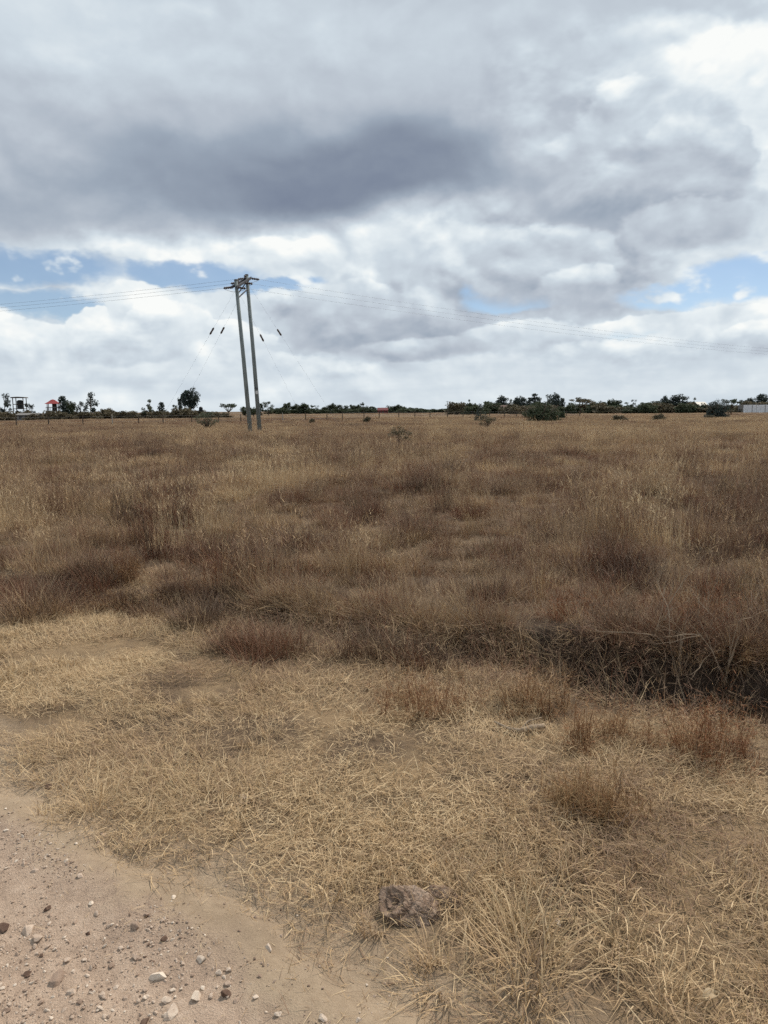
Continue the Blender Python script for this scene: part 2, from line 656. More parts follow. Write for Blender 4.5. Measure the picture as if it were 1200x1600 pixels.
def ground_mat():
    m, t, b = new_mat('dry_soil', 0.95, 0.08)
    P, X, Y = position_fields(t)
    n1 = S(noise_sock(t, 1.3, 6, 0.62, P)); n2 = S(noise_sock(t, 22, 6, 0.65, P)); n3 = S(noise_sock(t, 140, 4, 0.7, P))
    sr = (X - float(E1[0])) * float(RN[0]) + (Y - float(E1[1])) * float(RN[1])
    dust = (sr + (n1 - 0.5) * 0.7 + (n2 - 0.5) * 0.25).ss(0.48, 0.10)
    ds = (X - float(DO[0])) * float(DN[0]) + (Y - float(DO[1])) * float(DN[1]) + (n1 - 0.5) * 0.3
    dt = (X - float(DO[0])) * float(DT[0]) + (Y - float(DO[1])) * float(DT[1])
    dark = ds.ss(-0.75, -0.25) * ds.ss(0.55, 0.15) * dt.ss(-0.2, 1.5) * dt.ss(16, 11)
    soil = ramp_node(t, [(0.25, (0.075, 0.053, 0.037)), (0.5, (0.120, 0.086, 0.058)), (0.75, (0.185, 0.138, 0.092))])
    t.links.new((n1 * 0.5 + n2 * 0.35 + n3 * 0.15).s, soil.inputs[0])
    litter = (ds + (n2 - 0.5) * 0.4).ss(-0.35, -0.9, 0.35, 1.0) * n1.ss(0.40, 0.58, 0.15, 1.0)
    straw = ramp_node(t, [(0.3, (0.150, 0.105, 0.066)), (0.5, (0.270, 0.190, 0.110)), (0.7, (0.40, 0.290, 0.165))])
    t.links.new((n1 * 0.3 + n2 * 0.35 + n3 * 0.35).s, straw.inputs[0])
    m0 = t.nodes.new('ShaderNodeMix'); m0.data_type = 'RGBA'
    t.links.new((litter * 0.8).s, m0.inputs['Factor']); t.links.new(soil.outputs[0], m0.inputs[6]); t.links.new(straw.outputs[0], m0.inputs[7])
    dcol = ramp_node(t, DUST)
    r1 = S(noise_sock(t, 2.2, 5, 0.6, P)); r2 = S(noise_sock(t, 18, 7, 0.68, P)); r3 = S(noise_sock(t, 190, 3, 0.7, P))
    t.links.new((r1 * 0.35 + r2 * 0.4 + r3 * 0.25).s, dcol.inputs[0])
    m1 = t.nodes.new('ShaderNodeMix'); m1.data_type = 'RGBA'
    t.links.new(dust.s, m1.inputs['Factor']); t.links.new(m0.outputs[2], m1.inputs[6]); t.links.new(dcol.outputs[0], m1.inputs[7])
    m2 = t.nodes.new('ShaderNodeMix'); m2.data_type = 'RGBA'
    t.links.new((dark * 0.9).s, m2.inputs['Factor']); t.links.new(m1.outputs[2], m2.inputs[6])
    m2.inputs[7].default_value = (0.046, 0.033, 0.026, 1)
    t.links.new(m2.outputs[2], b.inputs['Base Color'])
    bp = t.nodes.new('ShaderNodeBump'); bp.inputs['Strength'].default_value = 0.9; bp.inputs['Distance'].default_value = 0.02
    t.links.new((n2 * 0.7 + n3 * 0.3).s, bp.inputs['Height'])
    t.links.new(bp.outputs[0], b.inputs['Normal'])
    return m


def road_mat():
    m, t, b = new_mat('road_dirt', 0.95, 0.08)
    P, X, Y = position_fields(t)
    n1 = S(noise_sock(t, 2.2, 5, 0.6, P)); n2 = S(noise_sock(t, 18, 7, 0.68, P)); n3 = S(noise_sock(t, 190, 3, 0.7, P))
    sr = (X - float(E1[0])) * float(RN[0]) + (Y - float(E1[1])) * float(RN[1])
    murram = (sr + (n1 - 0.5) * 0.45 + (n2 - 0.5) * 0.12).ss(-0.08, -0.24)     # the stony carriageway
    dcol = ramp_node(t, DUST)
    t.links.new((n1 * 0.35 + n2 * 0.4 + n3 * 0.25).s, dcol.inputs[0])
    mcol = ramp_node(t, [(0.32, (0.215, 0.155, 0.116)), (0.5, (0.440, 0.328, 0.240)), (0.68, (0.640, 0.505, 0.385))])
    t.links.new((n1 * 0.3 + n2 * 0.4 + n3 * 0.3).s, mcol.inputs[0])
    m1 = t.nodes.new('ShaderNodeMix'); m1.data_type = 'RGBA'
    t.links.new(murram.s, m1.inputs['Factor']); t.links.new(dcol.outputs[0], m1.inputs[6]); t.links.new(mcol.outputs[0], m1.inputs[7])
    t.links.new(m1.outputs[2], b.inputs['Base Color'])
    bp = t.nodes.new('ShaderNodeBump'); bp.inputs['Distance'].default_value = 0.016
    t.links.new(murram.ss(0, 1, 0.6, 1.0).s, bp.inputs['Strength'])
    t.links.new((n2 * 0.6 + n3 * 0.4).s, bp.inputs['Height'])
    t.links.new(bp.outputs[0], b.inputs['Normal'])
    return m


# ------------------------------------------------------------------ ground, one sheet to the horizon
def build_ground():
    rings = [0.0, 0.25]
    r = 0.5
    while r < 9000:
        rings.append(r)
        r *= 1.008 if r < 30 else (1.025 if r < 400 else 1.12)
    rings = np.array(rings[1:])
    ang = np.concatenate([np.arange(-42, 42, 0.3), np.arange(42, 318, 3.0)])
    ang = np.radians(ang)
    rr, aa = np.meshgrid(rings, ang, indexing='ij')
    x = rr * np.sin(aa); y = rr * np.cos(aa)
    z = height(x, y)
    nr, na = rr.shape
    V = np.stack([x, y, z], -1).reshape(-1, 3)
    i = np.arange(nr - 1)[:, None]; j = np.arange(na)[None, :]; j2 = (j + 1) % na
    F = np.stack([i * na + j, (i + 1) * na + j, (i + 1) * na + j2, i * na + j2], -1).reshape(-1, 4)[:, ::-1]
    c = len(V)
    V = np.vstack([V, [[0, 0, H(0, 0)]]])
    me = bpy.data.meshes.new('ground')
    k = np.arange(na)
    tri = np.stack([np.full(na, c), (k + 1) % na, k], -1)
    loops = np.concatenate([F.reshape(-1), tri.reshape(-1)])
    me.vertices.add(len(V)); me.vertices.foreach_set('co', V.reshape(-1))
    me.loops.add(len(loops)); me.loops.foreach_set('vertex_index', loops.astype(np.int32))
    n4, n3 = len(F), len(tri)
    me.polygons.add(n4 + n3)
    me.polygons.foreach_set('loop_start', np.concatenate([np.arange(n4) * 4, n4 * 4 + np.arange(n3) * 3]).astype(np.int32))
    me.update(calc_edges=True)
    me.validate()
    me.polygons.foreach_set('use_smooth', [True] * len(me.polygons))
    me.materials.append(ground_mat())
    o = bpy.data.objects.new('ground', me)
    COL.objects.link(o)
    tag(o, 'dry brown soil of the wide flat grassland', None, None, 'structure')


build_ground()


def build_road():
    ts = np.concatenate([np.arange(-40, -3, 0.5), np.arange(-3, 4, 0.035), np.arange(4, 30, 0.5)])
    ss = np.concatenate([np.arange(-7, -2.5, 0.25), np.arange(-2.5, 0.60, 0.03)])
    tt, sg = np.meshgrid(ts, ss, indexing='ij')
    x = E1[0] + RD[0] * tt + RN[0] * sg; y = E1[1] + RD[1] * tt + RN[1] * sg
    edge = 0.02 + 0.14 * fbm(tt * 1.1, sg * 0.6, 41, 4, 0.6) + 0.05 * vnoise(tt * 9, sg * 9, 44)
    lift = 0.034 - 0.07 * sstep(sg, edge - 0.18, edge + 0.22)
    stony = 1 - sstep(sg + 0.2 * vnoise(tt * 1.3, sg, 47), -0.34, -0.06)
    z = height(x, y) + lift - 0.012 * stony + stony * 0.010 * fbm(x / 0.09, y / 0.09, 51, 3) + 0.006 * fbm(x / 0.25, y / 0.25, 55, 2)
    z += 0.014 * np.exp(-((sg + 0.10 + 0.06 * vnoise(tt * 1.5, 0 * tt, 58)) / 0.10) ** 2)      # windrow of fines beside the stones
    nr, na = tt.shape
    V = np.stack([x, y, z], -1).reshape(-1, 3)
    i = np.arange(nr - 1)[:, None]; j = np.arange(na - 1)[None, :]
    F = np.stack([i * na + j, (i + 1) * na + j, (i + 1) * na + j + 1, i * na + j + 1], -1).reshape(-1, 4)
    o = mesh_obj('dirt_road', V, F.tolist(), road_mat(), None, True)
    tag(o, 'dusty dirt road with pinkish stony surface at lower left', None, None, 'structure')
    return o


ROAD = build_road()


def road_z(x, y):
    sg = road_s(x, y); tt = (x - E1[0]) * RD[0] + (y - E1[1]) * RD[1]
    edge = 0.02 + 0.14 * fbm(tt * 1.1, sg * 0.6, 41, 4, 0.6) + 0.05 * vnoise(tt * 9, sg * 9, 44)
    lift = 0.034 - 0.07 * sstep(sg, edge - 0.18, edge + 0.22)
    stony = 1 - sstep(sg + 0.2 * vnoise(tt * 1.3, sg, 47), -0.34, -0.06)
    z = height(x, y) + lift - 0.012 * stony + stony * 0.010 * fbm(x / 0.09, y / 0.09, 51, 3) + 0.006 * fbm(x / 0.25, y / 0.25, 55, 2)
    z = z + 0.014 * np.exp(-((sg + 0.10 + 0.06 * vnoise(tt * 1.5, 0 * tt, 58)) / 0.10) ** 2)
    return np.maximum(z, height(x, y))

# ------------------------------------------------------------------ grass
class Blades:
    """ribbons with a per-blade value"""
    def __init__(self, rg):
        self.v = []; self.f = []; self.b = []; self.rg = rg

    def blade(self, base, az, lean, length, width, droop=0.0, seg=3, val=None):
        """lean: degrees from vertical at the foot; droop: extra degrees gained to the tip"""
        rg = self.rg
        if val is None:
            val = rg.random()
        p = np.array(base, float)
        n0 = len(self.v)
        side = np.array([-math.sin(az), math.cos(az), 0.0])
        tw = rg.uniform(-0.9, 0.9)
        ang = math.radians(lean)
        step = length / seg
        for i in range(seg + 1):
            w = width * (1 - 0.85 * (i / seg) ** 1.5) * 0.5
            sd = side * math.cos(tw) + np.array([math.cos(az), math.sin(az), 0]) * math.sin(tw) * 0.8 + np.array([0, 0, 0.25 * math.sin(tw * 3)])
            if i < seg:
                self.v.append(p - sd * w); self.v.append(p + sd * w); self.b += [val, val]
            else:
                self.v.append(p.copy()); self.b.append(val)
            d = np.array([math.cos(az) * math.sin(ang), math.sin(az) * math.sin(ang), math.cos(ang)])
            p = p + d * step
            ang += math.radians(droop) / seg
            az += rg.normal(0, 0.12)
        for i in range(seg - 1):
            a = n0 + 2 * i
            self.f.append((a, a + 1, a + 3, a + 2))
        a = n0 + 2 * (seg - 1)
        self.f.append((a, a + 1, a + 2))
        return p

    def obj(self, name, mat, link=True, parent=None):
        o = mesh_obj(name, self.v, self.f, mat, parent, False, {'blade': self.b})
        if not link:
            COL.objects.unlink(o)
        return o


def proto_straw_mat(rg, n=140, rad=0.16):
    B = Blades(rg)
    for _ in range(n):
        a = rg.uniform(0, 2 * math.pi); r = rad * math.sqrt(rg.random())
        ln = rg.uniform(0.025, 0.10)
        lean = rg.choice([rg.uniform(25, 70), rg.uniform(70, 96)], p=[0.28, 0.72])
        B.blade((r * math.cos(a), r * math.sin(a), rg.uniform(0.0, 0.025)), rg.normal(0, 0.55) if rg.random() < 0.5 else rg.uniform(0, 6.283), lean, ln,
                rg.uniform(0.0013, 0.0034), rg.uniform(0, 40), 3)
    return B


def proto_straw_tuft(rg, n=95, rad=0.07, h=(0.09, 0.24)):
    B = Blades(rg)
    for _ in range(n):
        a = rg.uniform(0, 2 * math.pi); r = rad * math.sqrt(rg.random())
        az = a + rg.normal(0, 0.7)
        B.blade((r * math.cos(a), r * math.sin(a), -0.005), az, rg.uniform(4, 50), rg.uniform(*h),
                rg.uniform(0.0018, 0.0040), rg.uniform(10, 80), 4)
    return B


def proto_tussock(rg, n=105, rad=0.13, h=(0.14, 0.34), w=(0.0024, 0.0062)):
    B = Blades(rg)
    for _ in range(n):
        a = rg.uniform(0, 2 * math.pi); r = rad * math.sqrt(rg.random())
        az = a + rg.normal(0, 0.8)
        B.blade((r * math.cos(a), r * math.sin(a), -0.01), az, abs(rg.normal(0, 22)) + 20 * r / rad, rg.uniform(*h),
                rg.uniform(*w), rg.uniform(0, 60), 3)
    return B


def proto_tall(rg, n=38, rad=0.12, h=(0.3, 0.58)):
    B = Blades(rg)
    lean0 = rg.uniform(0, 14); az0 = rg.uniform(0, 6.28)
    for _ in range(n):
        a = rg.uniform(0, 2 * math.pi); r = rad * math.sqrt(rg.random())
        v = rg.random()
        az = az0 + rg.normal(0, 1.3)
        ln = rg.uniform(*h)
        tip = B.blade((r * math.cos(a), r * math.sin(a), -0.01), az, abs(rg.normal(lean0, 9)), ln, rg.uniform(0.0022, 0.0042),
                      rg.uniform(0, 34), 4, v)
        if rg.random() < 0.55:           # loose seed head
            for k in range(3):
                B.blade(tip - np.array([0, 0, 0.03 * k]), rg.uniform(0, 6.28), rg.uniform(10, 60), rg.uniform(0.03, 0.07),
                        rg.uniform(0.003, 0.006), 25, 2, min(1, v + 0.2))
    for _ in range(26):                  # leafy foot
        a = rg.uniform(0, 2 * math.pi); r = rad * 1.1 * math.sqrt(rg.random())
        B.blade((r * math.cos(a), r * math.sin(a), -0.01), a + rg.normal(0, 0.8), rg.uniform(5, 55), rg.uniform(0.1, 0.24),
                rg.uniform(0.003, 0.006), rg.uniform(0, 60), 3, rg.random() * 0.6)
    return B


def proto_far(rg, n=110, rad=0.5, h=(0.18, 0.50), w=(0.006, 0.014)):
    B = Blades(rg)
    for _ in range(n):
        a = rg.uniform(0, 2 * math.pi); r = rad * math.sqrt(rg.random())
        B.blade((r * math.cos(a), r * math.sin(a), -0.02), rg.uniform(0, 6.28), abs(rg.normal(0, 20)), rg.uniform(*h),
                rg.uniform(*w), rg.uniform(0, 40), 2)
    return B


def scatter(name, protos, pts, rot, scl, idx, tint, label, cat, mat=None):
    """one object whose points each carry one instance of a prototype plant"""
    coll = bpy.data.collections.new(name + '_kinds')
    for i, p in enumerate(protos):
        if isinstance(p, Blades):
            o = p.obj('%s_kind_%02d' % (name, i), mat or M_GRASS, link=False)
        else:
            o = p
        coll.objects.link(o)
    me = bpy.data.meshes.new(name)
    me.vertices.add(len(pts))
    me.vertices.foreach_set('co', np.asarray(pts, np.float32).reshape(-1))
    for nm, ty, dat in (('rot', 'FLOAT_VECTOR', rot), ('scl', 'FLOAT_VECTOR', scl), ('idx', 'INT', idx), ('tint', 'FLOAT', tint)):
        a = me.attributes.new(nm, ty, 'POINT')
        if ty == 'FLOAT_VECTOR':
            a.data.foreach_set('vector', np.asarray(dat, np.float32).reshape(-1))
        else:
            a.data.foreach_set('value', np.asarray(dat, np.int32 if ty == 'INT' else np.float32))
    ob = bpy.data.objects.new(name, me)
    COL.objects.link(ob)
    ng = bpy.data.node_groups.new(name + '_scatter', 'GeometryNodeTree')
    ng.interface.new_socket('Geometry', in_out='INPUT', socket_type='NodeSocketGeometry')
    ng.interface.new_socket('Geometry', in_out='OUTPUT', socket_type='NodeSocketGeometry')
    gi = ng.nodes.new('NodeGroupInput'); go = ng.nodes.new('NodeGroupOutput')
    ci = ng.nodes.new('GeometryNodeCollectionInfo')
    ci.inputs['Collection'].default_value = coll
    ci.inputs['Separate Children'].default_value = True
    ci.inputs['Reset Children'].default_value = True
    ip = ng.nodes.new('GeometryNodeInstanceOnPoints')
    ip.inputs['Pick Instance'].default_value = True
    def attr(nm, ty):
        n = ng.nodes.new('GeometryNodeInputNamedAttribute')
        n.data_type = ty
        n.inputs['Name'].default_value = nm
        return n.outputs[0]
    e2r = ng.nodes.new('FunctionNodeEulerToRotation')
    ng.links.new(attr('rot', 'FLOAT_VECTOR'), e2r.inputs[0])
    ng.links.new(gi.outputs[0], ip.inputs['Points'])
    ng.links.new(ci.outputs[0], ip.inputs['Instance'])
    ng.links.new(attr('idx', 'INT'), ip.inputs['Instance Index'])
    ng.links.new(e2r.outputs[0], ip.inputs['Rotation'])
    ng.links.new(attr('scl', 'FLOAT_VECTOR'), ip.inputs['Scale'])
    ng.links.new(ip.outputs[0], go.inputs[0])
    md = ob.modifiers.new('scatter', 'NODES')
    md.node_group = ng
    tag(ob, label, cat, None, 'stuff')
    return ob


def polar_points(n, r0, r1, half_deg, rg):
    r = np.sqrt(rg.uniform(r0 * r0, r1 * r1, n)); a = np.radians(rg.uniform(-half_deg, half_deg, n))
    return r * np.sin(a), r * np.cos(a)


rg = np.random.default_rng(11)

# ---- straw verge between road and ditch
mats = [proto_straw_mat(rg) for _ in range(9)]
tufts = [proto_straw_tuft(rg, 75, 0.07, (0.07, 0.19)) for _ in range(3)] + [proto_straw_tuft(rg, 60, 0.05, (0.04, 0.11)) for _ in range(5)]
x = rg.uniform(-7, 5.5, 40000); y = rg.uniform(0.6, 8.5, 40000)
sr = road_s(x, y); s, t = ditch_st(x, y)
keep = (np.hypot(x, y) > 0.5) & (np.abs(np.arctan2(x, y + 1.0)) < R(48))
verge = sstep(sr + 0.20 * fbm(x / 0.6, y / 0.6, 71, 3), -0.08, 0.30)
back = 1 - sstep(s + 0.5 * sstep(t, -0.5, -2.5) * 0 + 0.25 * fbm(x / 0.8, y / 0.8, 73, 2), -0.55, -0.15)
back = np.maximum(back, (1 - sstep(t, -1.6, -0.4)) * (1 - sstep(s, 0.0, 1.0)))
bare = sstep(fbm(x / 0.55, y / 0.40, 75, 3), 0.10, 0.42)
for bx, by, br in ((560, 1130, 0.65), (760, 1180, 0.55), (1165, 1325, 0.38), (900, 1200, 0.3), (700, 1330, 0.16), (1020, 1420, 0.14), (470, 1260, 0.14), (330, 1050, 0.35), (430, 1030, 0.35)):
    q = flat_hit(bx, by)
    bare = np.maximum(bare, 0.9 * np.exp(-(((x - q[0]) / br) ** 2 + ((y - q[1]) / (br * 0.45)) ** 2)))
dens = verge * back * (1 - 0.86 * bare)
keep &= rg.random(len(x)) < dens * np.clip(0.26 + 0.10 * sstep(np.hypot(x, y), 5, 2.5), 0, 1)
stp = at_ground(650, 1445)
keep &= ~((np.abs(x - stp.x - 0.03) < 0.14) & (y > stp.y - 0.15) & (y < stp.y + 0.10))
x, y = x[keep], y[keep]; sr, s, t = sr[keep], s[keep], t[keep]
n = len(x)
clump = fbm(x / 0.7, y / 0.7, 81, 2)
q = flat_hit(900, 1540); big = np.exp(-(((x - q[0]) / 0.35) ** 2 + ((y - q[1]) / 0.30) ** 2))
istuft = rg.random(n) < np.clip(0.14 + 0.34 * clump + 0.5 * big, 0.02, 0.75)
tall = rg.random(n) < np.clip(0.12 + 0.25 * clump + 0.8 * big, 0, 1)
idx = np.where(istuft, np.where(tall, rg.integers(9, 12, n), rg.integers(12, 17, n)), rg.integers(0, 9, n))

sc = rg.uniform(0.75, 1.25, n) * (1 + 0.25 * big)
sc3 = np.stack([sc, sc, sc * np.where(istuft, rg.uniform(0.6, 1.1, n), 1.0)], -1)
lie = 5.0 * fbm(x / 0.8, y / 0.8, 87, 2)
rot = np.stack([rg.normal(0, 0.10, n), rg.normal(0, 0.10, n), lie + rg.normal(0, 0.4, n)], -1)
tint = 0.80 + 0.22 * fbm(x / 0.9, y / 0.9, 83, 3) - 0.16 * sstep(fbm(x / 1.1, y / 0.7, 85, 3), 0.1, 0.6) \
    - 0.24 * sstep(s, -1.5, -0.4) * sstep(t, -1.5, 0.5) + rg.normal(0, 0.05, n)
scatter('verge_straw', mats + tufts, np.stack([x, y, height(x, y)], -1), rot, sc3, idx, tint,
        'short matted pale straw grass covering the road verge', 'dry grass')

# ---- standing field grass, near
near_kinds = [proto_tussock(rg) for _ in range(6)] + [proto_tall(rg) for _ in range(6)] + \
             [proto_tussock(rg, 110, 0.16, (0.08, 0.2)) for _ in range(3)]


def field_ok(x, y):
    s, t = ditch_st(x, y)
    return (road_s(x, y) > 0.6) & (s > np.where(t > -0.9, 0.08, np.where(t > -2.2, 0.15, 0.40)) + 0.25 * fbm(x / 0.9, y / 0.9, 91, 2))


def field_points(n, r0, r1, half):
    x, y = polar_points(n, r0, r1, half, rg)
    ok = field_ok(x, y)
    ok &= rg.random(n) < np.clip(0.70 + 1.0 * fbm(x / 1.6, y / 2.2, 93, 3), 0.62, 1.0)
    return x[ok], y[ok]


def field_tint(x, y):
    """species patches: russet oat grass, grey-tan, pale straw"""
    t = 0.50 + 0.22 * fbm(x / 2.2, y / 3.6, 101, 3, 0.65) + 0.14 * fbm(x / 14, y / 30, 103, 2)
    return t + 0.08 * sstep(np.hypot(x, y), 12, 60)


def tussocks(nc, r0, r1, half, per, spread):
    """stools of grass: several plants of one stool share height and colour"""
    cx, cy = field_points(nc, r0, r1, half)
    m = len(cx)
    size = np.clip(rg.lognormal(0, 0.35, m), 0.45, 1.9)
    ctint = field_tint(cx, cy) - 0.03 + rg.normal(0, 0.21, m)
    ckind = fbm(cx / 1.3, cy / 1.3, 95, 2) + rg.normal(0, 0.45, m)
    k = np.maximum(2, (per * size).astype(int))
    rep = np.repeat(np.arange(m), k)
    sp = spread * np.sqrt(size[rep])
    x = cx[rep] + rg.normal(0, 1, len(rep)) * sp; y = cy[rep] + rg.normal(0, 1, len(rep)) * sp
    ok = field_ok(x, y)
    rep = rep[ok]
    return x[ok], y[ok], size[rep], ctint[rep] + rg.normal(0, 0.05, len(rep)), ckind[rep]


def rots(n, tilt):
    return np.stack([rg.normal(0, tilt, n), rg.normal(0, tilt, n), rg.uniform(0, 6.283, n)], -1)


x, y, size, tint, kind = tussocks(620, 3.6, 15, 47, 5, 0.13)
n = len(x)
idx = np.where(kind > 0.15, rg.integers(6, 12, n), rg.integers(0, 6, n))
sc = size ** 0.6 * rg.uniform(0.75, 1.15, n)
sc3 = np.stack([sc, sc, sc * rg.uniform(0.7, 1.15, n)], -1)
# ragged stools stepping out over the field's front edge
m = 46
et = rg.uniform(-5.0, 0.6, m); es = rg.uniform(-0.75, 0.5, m) + 0.25 * sstep(et, -2.5, -5.0)
ex = DO[0] + DN[0] * es + DT[0] * et; ey = DO[1] + DN[1] * es + DT[1] * et
ez = rg.uniform(0.5, 1.15, m)
rep = np.repeat(np.arange(m), 6)
x = np.concatenate([x, ex[rep] + rg.normal(0, 0.09, len(rep))]); y = np.concatenate([y, ey[rep] + rg.normal(0, 0.08, len(rep))])
tint = np.concatenate([tint, (rg.normal(0.33, 0.15, m))[rep] + rg.normal(0, 0.05, len(rep))])
idx = np.concatenate([idx, rg.integers(0, 6, len(rep))])
es3 = ez[rep] * rg.uniform(0.7, 1.1, len(rep))
sc3 = np.concatenate([sc3, np.stack([es3, es3, es3 * 0.95], -1)])
n = len(x)
# low growth between the stools
x2, y2 = field_points(5600, 3.6, 15, 47)
n2 = len(x2)
idx2 = np.where(rg.random(n2) < 0.12, rg.integers(6, 12, n2), rg.integers(12, 15, n2))
sc2 = rg.uniform(0.6, 1.15, n2)
tint2 = field_tint(x2, y2) + 0.05 + rg.normal(0, 0.12, n2)
X = np.concatenate([x, x2]); Y = np.concatenate([y, y2])
tint = np.concatenate([tint + np.where((idx >= 6), 0.11, -0.04), tint2])
tint = tint + 0.16 * sstep(X, -2.0, -4.0) * (1 - sstep(Y, 6.0, 8.5))
scatter('near_field_grass', near_kinds, np.stack([X, Y, height(X, Y)], -1), rots(n + n2, 0.14),
        np.concatenate([sc3, np.stack([sc2, sc2, sc2 * 0.9], -1)]), np.concatenate([idx, idx2]), tint,
        'brown tussocks and thin dry stems covering the near field', 'dry grass')

# ---- field grass, middle distance and far
mid_kinds = [proto_tussock(rg, 80, 0.22, (0.14, 0.34), (0.004, 0.008)) for _ in range(4)] + \
            [proto_tall(rg, 36, 0.2, (0.28, 0.52)) for _ in range(4)] + [proto_tussock(rg, 60, 0.30, (0.06, 0.17), (0.004, 0.008)) for _ in range(3)]
x, y, size, tint, kind = tussocks(3200, 14.5, 42, 40, 3.4, 0.20)
n = len(x)
idx = np.where(kind > 0.15, rg.integers(4, 8, n), rg.integers(0, 4, n))
sc = size ** 0.6 * rg.uniform(0.8, 1.3, n)
x2, y2 = field_points(11000, 14.5, 42, 40)
n2 = len(x2)
sc2 = rg.uniform(0.8, 1.5, n2)
X = np.concatenate([x, x2]); Y = np.concatenate([y, y2])
scatter('mid_field_grass', mid_kinds, np.stack([X, Y, height(X, Y)], -1), rots(n + n2, 0.1),
        np.concatenate([np.stack([sc * 1.1, sc * 1.1, sc * rg.uniform(0.75, 1.1, n)], -1), np.stack([sc2 * 1.2, sc2 * 1.2, sc2], -1)]),
        np.concatenate([idx, rg.integers(8, 11, n2)]),
        np.concatenate([tint, field_tint(x2, y2) + 0.06 + rg.normal(0, 0.10, n2)]),
        'brown standing dry grass in the middle of the field', 'dry grass')

far_kinds = [proto_far(rg) for _ in range(5)]
xs, ys = [], []
for cnt, a, b in ((16000, 42, 80), (17000, 80, 180), (9000, 180, 420)):
    x, y = field_points(cnt, a, b, 36)
    xs.append(x); ys.append(y)
x = np.concatenate(xs); y = np.concatenate(ys); n = len(x)
sc = rg.uniform(0.8, 1.3, n) * (1 + 0.9 * sstep(y, 60, 300))
sc3 = np.stack([sc * 1.3, sc * 1.3, sc * rg.uniform(0.45, 0.9, n) * (1 - 0.62 * sstep(y, 50, 220))], -1)
rot = np.stack([np.zeros(n), np.zeros(n), rg.uniform(0, 6.283, n)], -1)
tint = field_tint(x, y) + 0.10 * fbm(x / 40, y / 12, 107, 2) + rg.normal(0, 0.12, n)
scatter('far_field_grass', far_kinds, np.stack([x, y, height(x, y)], -1), rot, sc3, rg.integers(0, 5, n), tint,
        'brown dry grass of the far field below the treeline', 'dry grass')


# ---- grass hanging over the bank, and the twiggy litter in the ditch
def proto_twigs(rg, n=16):
    B = Blades(rg)
    for _ in range(n):
        a = rg.uniform(0, 6.283)
        tip = B.blade((rg.normal(0, 0.05), rg.normal(0, 0.05), 0.0), a, rg.uniform(15, 92), rg.uniform(0.12, 0.36), rg.uniform(0.0022, 0.0042), rg.uniform(-30, 50), 4)
        for k in range(3):
            B.blade(tip * rg.uniform(0.4, 1.0), a + rg.normal(0, 0.9), rg.uniform(10, 100), rg.uniform(0.05, 0.14), 0.0018, rg.uniform(-20, 40), 3)
    return B


twig_kinds = [proto_twigs(rg) for _ in range(5)]
n = 1500
t = rg.uniform(-1.2, 5.5, n); s = rg.uniform(-0.70, 0.12, n)
hang = np.arange(n) < 520
s = np.where(hang, rg.uniform(0.02, 0.22, n), s)
x = DO[0] + DN[0] * s + DT[0] * t; y = DO[1] + DN[1] * s + DT[1] * t
ok = hang | (rg.random(n) < 0.28 + 0.35 * sstep(s, -0.45, -0.65))
x, y, s, t, hang = x[ok], y[ok], s[ok], t[ok], hang[ok]
n = len(x)
kinds = twig_kinds + [proto_tussock(rg, 70, 0.09, (0.10, 0.30)) for _ in range(3)]
idx = np.where(hang, rg.integers(3, 8, n), rg.integers(0, 5, n))
lean = np.where(hang, rg.uniform(0.3, 1.1, n), rg.normal(0, 0.2, n))
rot = np.stack([lean * DN[1], -lean * DN[0], rg.uniform(-0.6, 0.6, n)], -1)
sc = rg.uniform(0.6, 1.1, n)
tint = np.where(hang, rg.normal(0.38, 0.15, n) + 0.22 * (1 - sstep(t, 0.3, 1.5)), rg.normal(0.45, 0.17, n) + 0.15 * (1 - sstep(t, 0.3, 1.5)))
scatter('bank_grass', kinds, np.stack([x, y, height(x, y)], -1), rot, np.stack([sc, sc, sc], -1), idx, tint,
        'dry grass and twiggy litter hanging over the dark ditch bank', 'dry grass')

# ------------------------------------------------------------------ trees and bushes of the horizon
class Leaves:
    def __init__(self, rg):
        self.v = []; self.f = []; self.b = []; self.rg = rg

    def clump(self, c, rad, n, size, val=None, flat=1.0):
        rg = self.rg
        c = np.array(c, float)
        base = rg.random() if val is None else val
        for _ in range(n):
            d = rg.normal(0, 1, 3); d /= np.linalg.norm(d)
            p = c + d * rad * rg.random() ** 0.45 * np.array([1, 1, flat])
            a = rg.normal(0, 1, 3); a /= np.linalg.norm(a)
            b = np.cross(a, rg.normal(0, 1, 3)); b /= np.linalg.norm(b) + 1e-9
            s = size * rg.uniform(0.55, 1.25)
            k = len(self.v)
            self.v += [p - a * s, p + b * s * 0.55, p + a * s, p - b * s * 0.55]
            self.f.append((k, k + 1, k + 2, k + 3))
            v = float(np.clip(base * 0.6 + rg.random() * 0.4, 0, 1))
            self.b += [v] * 4

    def build(self, name, mat, parent):
        return mesh_obj(name, self.v, self.f, mat, parent, False, {'blade': self.b})


